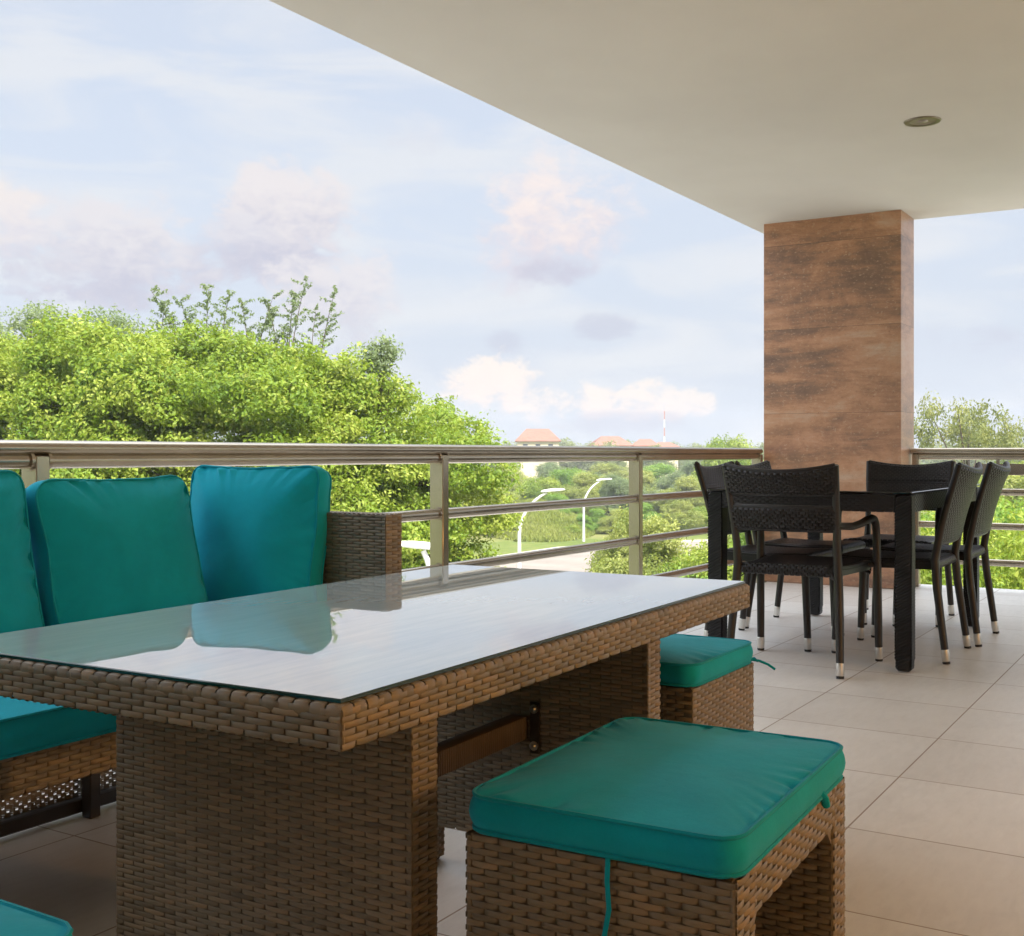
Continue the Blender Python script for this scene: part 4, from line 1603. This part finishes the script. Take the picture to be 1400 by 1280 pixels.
# slender shoots with feathery leaves rising above the big tree
def shoots():
    rng = np.random.default_rng(21)
    base = at(330, 31, None, GZ)
    root = empty('feathery_tree', base)
    tag(root, 'slender tree with thin feathery shoots rising above the big tree against the sky', 'tree')
    mbs = MB()
    C, Nn, S, T = [], [], [], []
    stems = [((262, 30.5, 470), (206, 30, 396)), ((270, 30.5, 470), (246, 30, 410)), ((285, 30, 470), (286, 30, 392)), ((300, 30, 472), (314, 30, 402)),
             ((340, 30, 478), (330, 30, 412)), ((345, 30, 480), (374, 30, 404)), ((385, 30, 490), (368, 30, 424)), ((392, 30, 495), (418, 30, 384)), ((395, 30, 495), (402, 30, 402)),
             ((430, 30, 505), (458, 30, 398)), ((425, 30, 505), (432, 30, 424)), ((220, 30.5, 470), (226, 30, 414))]
    mbs.tube([(0, 0, 0), (0.2, 0.1, 5.2), tuple(at(330, 31, 500) - base)], [0.16, 0.10, 0.06], 8)
    for (a, b_) in stems:
        p0, p1 = at(a[0], a[1], a[2] + 40), at(*b_)
        side = Vector((math.sin(YAW), -math.cos(YAW), 0))
        bend = side * (0.16 if b_[0] > a[0] else -0.16)
        pts = []
        for k in range(9):
            f = k / 8
            pts.append(p0.lerp(p1, f) + bend * (f * f - f) * 1.4 - base)
        mbs.tube([tuple(p) for p in pts], [0.022 * (1 - 0.8 * k / 8) for k in range(9)], 5)
        for f in np.arange(0.15, 1.01, 0.034):
            q = pts[int(f * 8)].lerp(pts[min(8, int(f * 8) + 1)], f * 8 % 1)
            ang = rng.uniform(0, 2 * math.pi)
            dr = Vector((math.cos(ang), math.sin(ang), rng.uniform(0.1, 0.8))).normalized()
            ln = rng.uniform(0.34, 0.80) * (1.15 - 0.75 * f)
            for m_ in np.arange(0.12, 1.05, 0.10):
                for s_ in (-1, 1):
                    o_ = q + dr * ln * m_ + Vector(rng.normal(size=3)) * 0.022
                    C.append(o_)
                    Nn.append(Vector((rng.normal(), rng.normal(), 1)).normalized())
                    S.append(rng.uniform(0.075, 0.125))
                    T.append(np.clip(rng.normal(0.5, 0.15), 0.05, 0.95))
    mbs.build('trunk', 'bark', root, True, False)
    me = leaf_mesh('crown', np.array(C), np.array(Nn), np.array(S), np.array(T), 'leaf_grey', rng, 0.42)
    o = bpy.data.objects.new('crown', me)
    scene.collection.objects.link(o)
    o.parent = root


shoots()


# tree kinds for the middle distance, each built once at about 6 m tall and copied
def template(kind, seed, leaf, size, nb, dens):
    rng = np.random.default_rng(seed)
    bl = []
    for k in range(nb):
        a = rng.uniform(0, 2 * math.pi)
        if kind == 'round':
            r_ = math.sqrt(rng.uniform(0, 1)) * 2.1
            z = 1.6 + rng.uniform(0, 1) * 3.4 * math.sqrt(max(0.05, 1 - (r_ / 2.4) ** 2))
            rad = rng.uniform(0.55, 1.0)
        elif kind == 'bush':
            r_ = math.sqrt(rng.uniform(0, 1)) * 2.6
            z = 0.4 + rng.uniform(0, 1) * 4.2 * math.sqrt(max(0.05, 1 - (r_ / 2.9) ** 2))
            rad = rng.uniform(0.6, 1.1)
        else:
            r_ = math.sqrt(rng.uniform(0, 1)) * 3.5
            z = 4.1 + rng.uniform(-0.5, 1) * 1.5 * math.sqrt(max(0.05, 1 - (r_ / 3.5) ** 2))
            rad = rng.uniform(0.3, 0.6)
        bl.append(((r_ * math.cos(a), r_ * math.sin(a), z), rad))
    return dict(kind=kind, bl=bl, leaf=leaf, size=size, dens=dens, seed=seed, src=None)


TEMPL = {
    'green': template('bush', 101, 'leaf_green', 0.17, 34, 330),
    'bright': template('bush', 102, 'leaf_bright', 0.17, 34, 330),
    'olive': template('bush', 103, 'leaf_olive', 0.16, 34, 330),
    'grey': template('round', 104, 'leaf_grey', 0.16, 34, 330),
    'far': template('round', 105, 'leaf_hill', 0.36, 24, 90),
    'open': template('flat', 106, 'leaf_dry', 0.16, 46, 125),
    'near': template('bush', 107, 'leaf_bright', 0.115, 40, 520),
}


def plant_tree(kind, p, height, label, group, rz=0.0, wide=1.0, cat='tree', name=None):
    t = TEMPL[kind]
    nm = name or {'green': 'bushy_tree', 'bright': 'bushy_tree', 'olive': 'bushy_tree', 'near': 'bushy_tree', 'grey': 'round_tree', 'far': 'distant_tree', 'open': 'spreading_tree'}[kind]
    if t['src'] is None:
        o = tree_from_blobs(nm, (0, 0, 0), t['bl'], t['dens'], 6, t['size'], t['leaf'], t['seed'], label, cat, group, r0=0.14, limbs=8)
        t['src'] = o
    else:
        o = copy_tree(t['src'])
        o.name = nm
    s = height / 6.0
    o.location = p
    o.rotation_euler = (0, 0, rz)
    o.scale = (s * wide, s * wide, s)
    tag(o, label, cat, group)
    return o


rng = np.random.default_rng(77)
GM = 'bushy trees beyond the road'
mid_rows = [
    # column, distance, top row, kind
    (660, 104, 640, 'olive'), (700, 128, 628, 'olive'), (735, 118, 634, 'bright'), (757, 108, 668, 'green'), (785, 106, 690, 'green'), (770, 132, 630, 'green'),
    (805, 118, 634, 'olive'), (830, 124, 640, 'grey'), (812, 100, 690, 'green'), (850, 112, 640, 'grey'), (880, 120, 632, 'olive'),
    (915, 118, 636, 'grey'), (945, 112, 640, 'olive'), (980, 118, 636, 'green'), (1015, 114, 640, 'olive'), (1045, 120, 634, 'green'),
    (705, 84, 735, 'olive'), (722, 90, 722, 'bright'), (752, 90, 716, 'green'), (690, 88, 700, 'olive'), (778, 88, 712, 'bright'), (800, 92, 700, 'green'), (668, 92, 668, 'olive'), (735, 100, 700, 'bright'), (770, 95, 688, 'green'), (845, 92, 690, 'olive'), (875, 96, 680, 'green'), (930, 92, 676, 'olive'), (975, 94, 672, 'bright'), (1020, 92, 676, 'olive'),
    (690, 150, 622, 'olive'), (760, 155, 622, 'grey'), (830, 158, 624, 'olive'), (900, 150, 624, 'green'), (960, 152, 622, 'grey'), (1030, 150, 620, 'olive'),
]
KL = {'green': 'dark green bushy tree', 'bright': 'bright green bushy tree', 'olive': 'pale olive bushy tree', 'grey': 'grey green round tree', 'near': 'leafy bright green tree'}


def where(px):
    if px < 720:
        return 'left of the first street lamp'
    if px < 775:
        return 'between the two street lamps'
    if px < 845:
        return 'around the second street lamp'
    if px < 900:
        return 'behind the railing post right of the lamps'
    return 'behind the railing left of the pillar'


for (px, d, top, kind) in mid_rows:
    p = at(px, d, None, GZ)
    ht = EYE - (top - 620) * d / 1581 - GZ
    plant_tree(kind, p, ht, KL[kind] + ' beyond the road ' + where(px), GM + ', ' + KL[kind] + ' ' + where(px), rng.uniform(0, 6.28), rng.uniform(1.05, 1.45))

# nearer trees on this side of the road
for (px, d, top, kind, wd, lab) in ((852, 44, 668, 'olive', 0.62, 'slim pale tree whose twigs hang in front of the road'),
                                   (905, 40, 676, 'olive', 0.95, 'pale olive bush right of the railing post, in front of the road'),
                                   (955, 37, 690, 'bright', 0.95, 'bright green bush low behind the railing and the black table leg'),
                                   (1010, 42, 668, 'olive', 1.1, 'pale olive bush behind the armchair backs, left of the pillar'),
                                   (1060, 38, 680, 'green', 1.0, 'green bush hidden mostly by the brown pillar'),
                                   (905, 26, 762, 'green', 0.9, 'low dark green bush near the bottom railing bar'),
                                   (985, 25, 745, 'green', 1.0, 'low green bush behind the dining table leg')):
    p = at(px, d, None, GZ)
    plant_tree(kind, p, EYE - (top - 620) * d / 1581 - GZ, lab, None, rng.uniform(0, 6.28), wd)

# rough grass on the bank and the verges
rng = np.random.default_rng(55)
n_ = 16000
f_ = Vector((math.cos(YAW), math.sin(YAW), 0))
s_ = Vector((f_.y, -f_.x, 0))
uu, vv = rng.uniform(-1, 1, n_), rng.uniform(-1, 1, n_)
okk = uu * uu + vv * vv < 0.97
uu, vv = uu[okk], vv[okk]
r2 = np.sqrt(uu * uu + vv * vv)
hgt = np.array([GZ - 0.05 + 2.2 * (1 - a * a) ** 1.5 * (1 + 0.3 * noise.noise(Vector((c_ * 2, d_ * 2, 1.3)))) for a, c_, d_ in zip(r2, uu, vv)])
X_ = bc.x + f_.x * 15.0 * uu + s_.x * 5.0 * vv
Y_ = bc.y + f_.y * 15.0 * uu + s_.y * 5.0 * vv
C_ = np.stack([X_, Y_, hgt + 0.12], 1)
N_ = rng.normal(size=(len(C_), 3)) * np.array([1, 1, 0.25])
N_ /= np.linalg.norm(N_, axis=1, keepdims=True)
patch = np.array([0.5 + 0.5 * noise.noise(Vector((p[0] * 0.16, p[1] * 0.16, 0.7))) for p in C_])
me = leaf_mesh('grass_tufts', C_, N_, rng.uniform(0.35, 0.75, len(C_)), np.clip(patch + rng.normal(0, 0.12, len(C_)), 0.02, 0.98), 'leaf_olive', rng, 0.22, -1.4)
o = bpy.data.objects.new('grass_tufts', me)
scene.collection.objects.link(o)
tag(o, 'rough pale grass growing on the bank behind the nearer street lamp', 'grass', None, 'stuff')

# undergrowth below the big tree and more growth out to the sides
for (px, d, ht, kind, wd, lab) in ((-120, 26, 2.6, 'green', 1.0, 'dark green bush under the left end of the big tree'), (90, 27, 2.3, 'bright', 1.1, 'bright bush under the big tree behind the left sofa cushions'),
                                  (300, 26, 2.5, 'green', 1.1, 'dark green bush under the middle of the big tree'), (480, 28, 2.4, 'olive', 1.0, 'olive bush under the right part of the big tree'),
                                  (610, 29, 2.2, 'green', 0.9, 'dark green bush at the right foot of the big tree')):
    plant_tree(kind, at(px, d, None, GZ), ht, lab, None, rng.uniform(0, 6.28), wd)

# trees seen past the right-hand railing
for (px, d, top, kind, wd, lab) in ((1290, 17.5, 650, 'near', 0.62, 'leafy bright green tree right behind the short end railing'),
                                   (1390, 16.5, 640, 'near', 0.66, 'leafy bright green tree at the right edge behind the end railing'),
                                   (1340, 24, 636, 'near', 0.8, 'leafy green tree farther back behind the end railing'),
                                   (1255, 26, 640, 'green', 0.8, 'dark green tree just right of the pillar behind the railing'),
                                   (1440, 25, 630, 'green', 0.8, 'dark green tree beyond the right edge behind the railing'),
                                   (1300, 48, 622, 'bright', 1.2, 'bright green treetop level with the end handrail'),
                                   (1390, 52, 616, 'olive', 1.2, 'olive treetop just above the end handrail')):
    p = at(px, d, None, GZ)
    plant_tree(kind, p, EYE - (top - 620) * d / 1581 - GZ, lab, None, rng.uniform(0, 6.28), wd)
plant_tree('open', at(1322, 74, None, GZ), (EYE + 80 * 74 / 1581 - GZ) * 1.04, 'spreading open tree with sky gaps right of the pillar', None, 0.6, 0.66)
plant_tree('bright', at(1376, 70, None, GZ), EYE + 38 * 70 / 1581 - GZ, 'rounded olive tree under the spreading open tree', None, 1.6, 0.7)
plant_tree('bright', at(998, 122, None, GZ), (EYE + 44 * 122 / 1581 - GZ) * 1.13, 'tall green tree on the skyline just left of the pillar', None, 2.2, 0.75)

# tree line on the skyline
GF = 'trees along the skyline'
k = 0
for px in list(range(600, 1430, 17)) + list(range(1450, 1800, 40)):
    d = rng.uniform(210, 330)
    top = 612 - rng.uniform(0, 1) * 9 - (5 if 760 < px < 820 else 0)
    side = 'left of the pillar' if px < 1050 else ('hidden behind the pillar' if px < 1240 else 'right of the pillar')
    plant_tree('far', at(px + rng.normal() * 4, d, None, GZ), EYE + (620 - top) * d / 1581 - GZ,
               'small hazy green tree on the skyline ' + side, GF + ' ' + side, rng.uniform(0, 6.28), rng.uniform(0.9, 1.3))


# ------------------------------------------------------------------ street lamps
def street_lamp(px, d, head_row, pole_px, label):
    base = at(pole_px, d, None, GZ)
    head = at(px, d, head_row)
    root = empty('street_lamp', base)
    tag(root, label, 'street lamp', 'white street lamps')
    h = head.z - GZ
    u = Vector((head.x - base.x, head.y - base.y, 0))
    reach = u.length
    u.normalize()
    mb = MB()
    pts, rs = [(0, 0, 0), (0, 0, h * 0.35)], [0.10, 0.085]
    for k in range(9):
        f = k / 8
        a = f * R(62)
        pts.append((u.x * reach * 0.82 * (1 - math.cos(a)) / (1 - math.cos(R(62))), u.y * reach * 0.82 * (1 - math.cos(a)) / (1 - math.cos(R(62))), h * 0.55 + (h * 0.43) * math.sin(a) / math.sin(R(62))))
        rs.append(0.08 - 0.025 * f)
    mb.tube(pts, rs, 10)
    mb.build('pole', 'lamp_white', root)
    mb = MB()
    c_ = Vector((u.x * reach, u.y * reach, h))
    s_ = Vector((-u.y, u.x, 0))
    L2, W2 = 0.58, 0.21
    prof_h = [(-1.0, 0.3, 0.02), (-0.85, 0.55, 0.07), (-0.4, 0.85, 0.10), (0.2, 1.0, 0.10), (0.7, 0.85, 0.075), (0.95, 0.45, 0.04), (1.0, 0.1, 0.015)]
    vs = []
    n = 12
    for (t, w, hh) in prof_h:
        for k in range(n):
            a = 2 * math.pi * k / n
            zz = math.sin(a) * hh * (1.0 if math.sin(a) > 0 else 0.55)
            vs.append(c_ + u * (L2 * t) + s_ * (W2 * w * math.cos(a)) + Vector((0, 0, zz + 0.05 * t)))
    mb.add(vs, [(i * n + k, i * n + (k + 1) % n, (i + 1) * n + (k + 1) % n, (i + 1) * n + k) for i in range(len(prof_h) - 1) for k in range(n)] + [tuple(range(n)), tuple((len(prof_h) - 1) * n + k for k in range(n))])
    mb.build('lamp_head', 'lamp_white', root)
    return root


street_lamp(756, 55, 671, 710, 'white curved street lamp on the left, nearer the balcony than its twin')
street_lamp(826, 84, 656, 798, 'white curved street lamp standing farther away beside the road')
street_lamp(574, 23.5, 747, 600, 'white street lamp head seen low against leaves behind the railing post')


# ------------------------------------------------------------------ houses on the skyline, mast
def hip_house(px, d, w, dp, eave_row, ridge_row, label, rz=0.0, ridge=0.35):
    base = at(px, d, None, GZ)
    root = empty('hip_roof_house', base, YAW - R(90) + rz)
    tag(root, label, 'house', 'orange roofed houses on the skyline')
    ze = EYE - (eave_row - 620) * d / 1581 - GZ
    zr = EYE - (ridge_row - 620) * d / 1581 - GZ
    hw, hd = w / 2, dp / 2
    mb = MB()
    mb.box(-hw + 0.5, hw - 0.5, -hd + 0.5, hd - 0.5, 0, ze - 0.05)
    wl = mb.build('wall', 'house_wall_cream', root, False)
    rx = hw * ridge
    mb = MB()
    mb.add([(-hw, -hd, ze), (hw, -hd, ze), (hw, hd, ze), (-hw, hd, ze), (-rx, 0, zr), (rx, 0, zr),
            (-hw, -hd, ze - 0.2), (hw, -hd, ze - 0.2), (hw, hd, ze - 0.2), (-hw, hd, ze - 0.2)],
           [(0, 1, 5, 4), (1, 2, 5), (2, 3, 4, 5), (3, 0, 4), (6, 7, 1, 0), (7, 8, 2, 1), (8, 9, 3, 2), (9, 6, 0, 3), (9, 8, 7, 6)])
    mb.build('roof', 'roof_tile', root, False)
    for k in range(3):
        x = -hw * 0.55 + hw * 0.55 * k
        mb = MB()
        mb.box(x - 0.5, x + 0.5, -hd + 0.47, -hd + 0.53, ze - 2.0, ze - 0.7)
        mb.build('window', 'window_dark', root, False)


hip_house(735, 250, 9.8, 9, 603, 586.5, 'largest orange hip roofed house on the skyline beside the big tree', 0.0, 0.5)
hip_house(834, 260, 9.0, 9, 609, 596.5, 'orange roofed house in the middle of the skyline, half behind trees', 0.1, 0.45)
hip_house(882, 265, 6.6, 8, 609.5, 600.5, 'orange roofed house with a pale wall close left of the mast', -0.1, 0.4)
hip_house(908, 275, 6.6, 8, 611, 604.5, 'lowest orange roof at the foot of the mast', 0.0, 0.4)

mast = empty('radio_mast', at(908.5, 300, None, GZ))
tag(mast, 'thin red and white radio mast on the skyline', 'mast')
top = EYE + 58 * 300 / 1581 - GZ
nb = 8
for k in range(nb):
    mb = MB()
    z0, z1 = top * k / nb, top * (k + 1) / nb
    w0 = 0.22 - 0.12 * k / nb
    for a in (0, 2.094, 4.189):
        mb.tube([(w0 * math.cos(a), w0 * math.sin(a), z0), (w0 * math.cos(a), w0 * math.sin(a), z1)], 0.05, 5)
    nz = 3
    for q in range(nz):
        for a, b_ in ((0, 2.094), (2.094, 4.189), (4.189, 0)):
            mb.tube([(w0 * math.cos(a), w0 * math.sin(a), z0 + (z1 - z0) * q / nz), (w0 * math.cos(b_), w0 * math.sin(b_), z0 + (z1 - z0) * (q + 1) / nz)], 0.035, 4)
    mb.build('section', 'mast_red' if k % 2 else 'lamp_white', mast, False)

# thin evening haze over the land
mb = MB()
mb.box(-420, 420, -420, 420, GZ - 1.5, 16.0)
hz = bpy.data.materials.new('haze_air')
hz.use_nodes = True
nt = NT(hz.node_tree)
out = nt.n('ShaderNodeOutputMaterial')
vol = nt.n('ShaderNodeVolumePrincipled')
vol.inputs['Color'].default_value = (0.92, 0.95, 1.0, 1)
vol.inputs['Density'].default_value = 0.0007
vol.inputs['Anisotropy'].default_value = 0.2
nt.t.links.new(vol.outputs[0], out.inputs['Volume'])
MATS['haze_air'] = hz
o = mb.build('haze', 'haze_air', None, False)
o['kind'] = 'stuff'
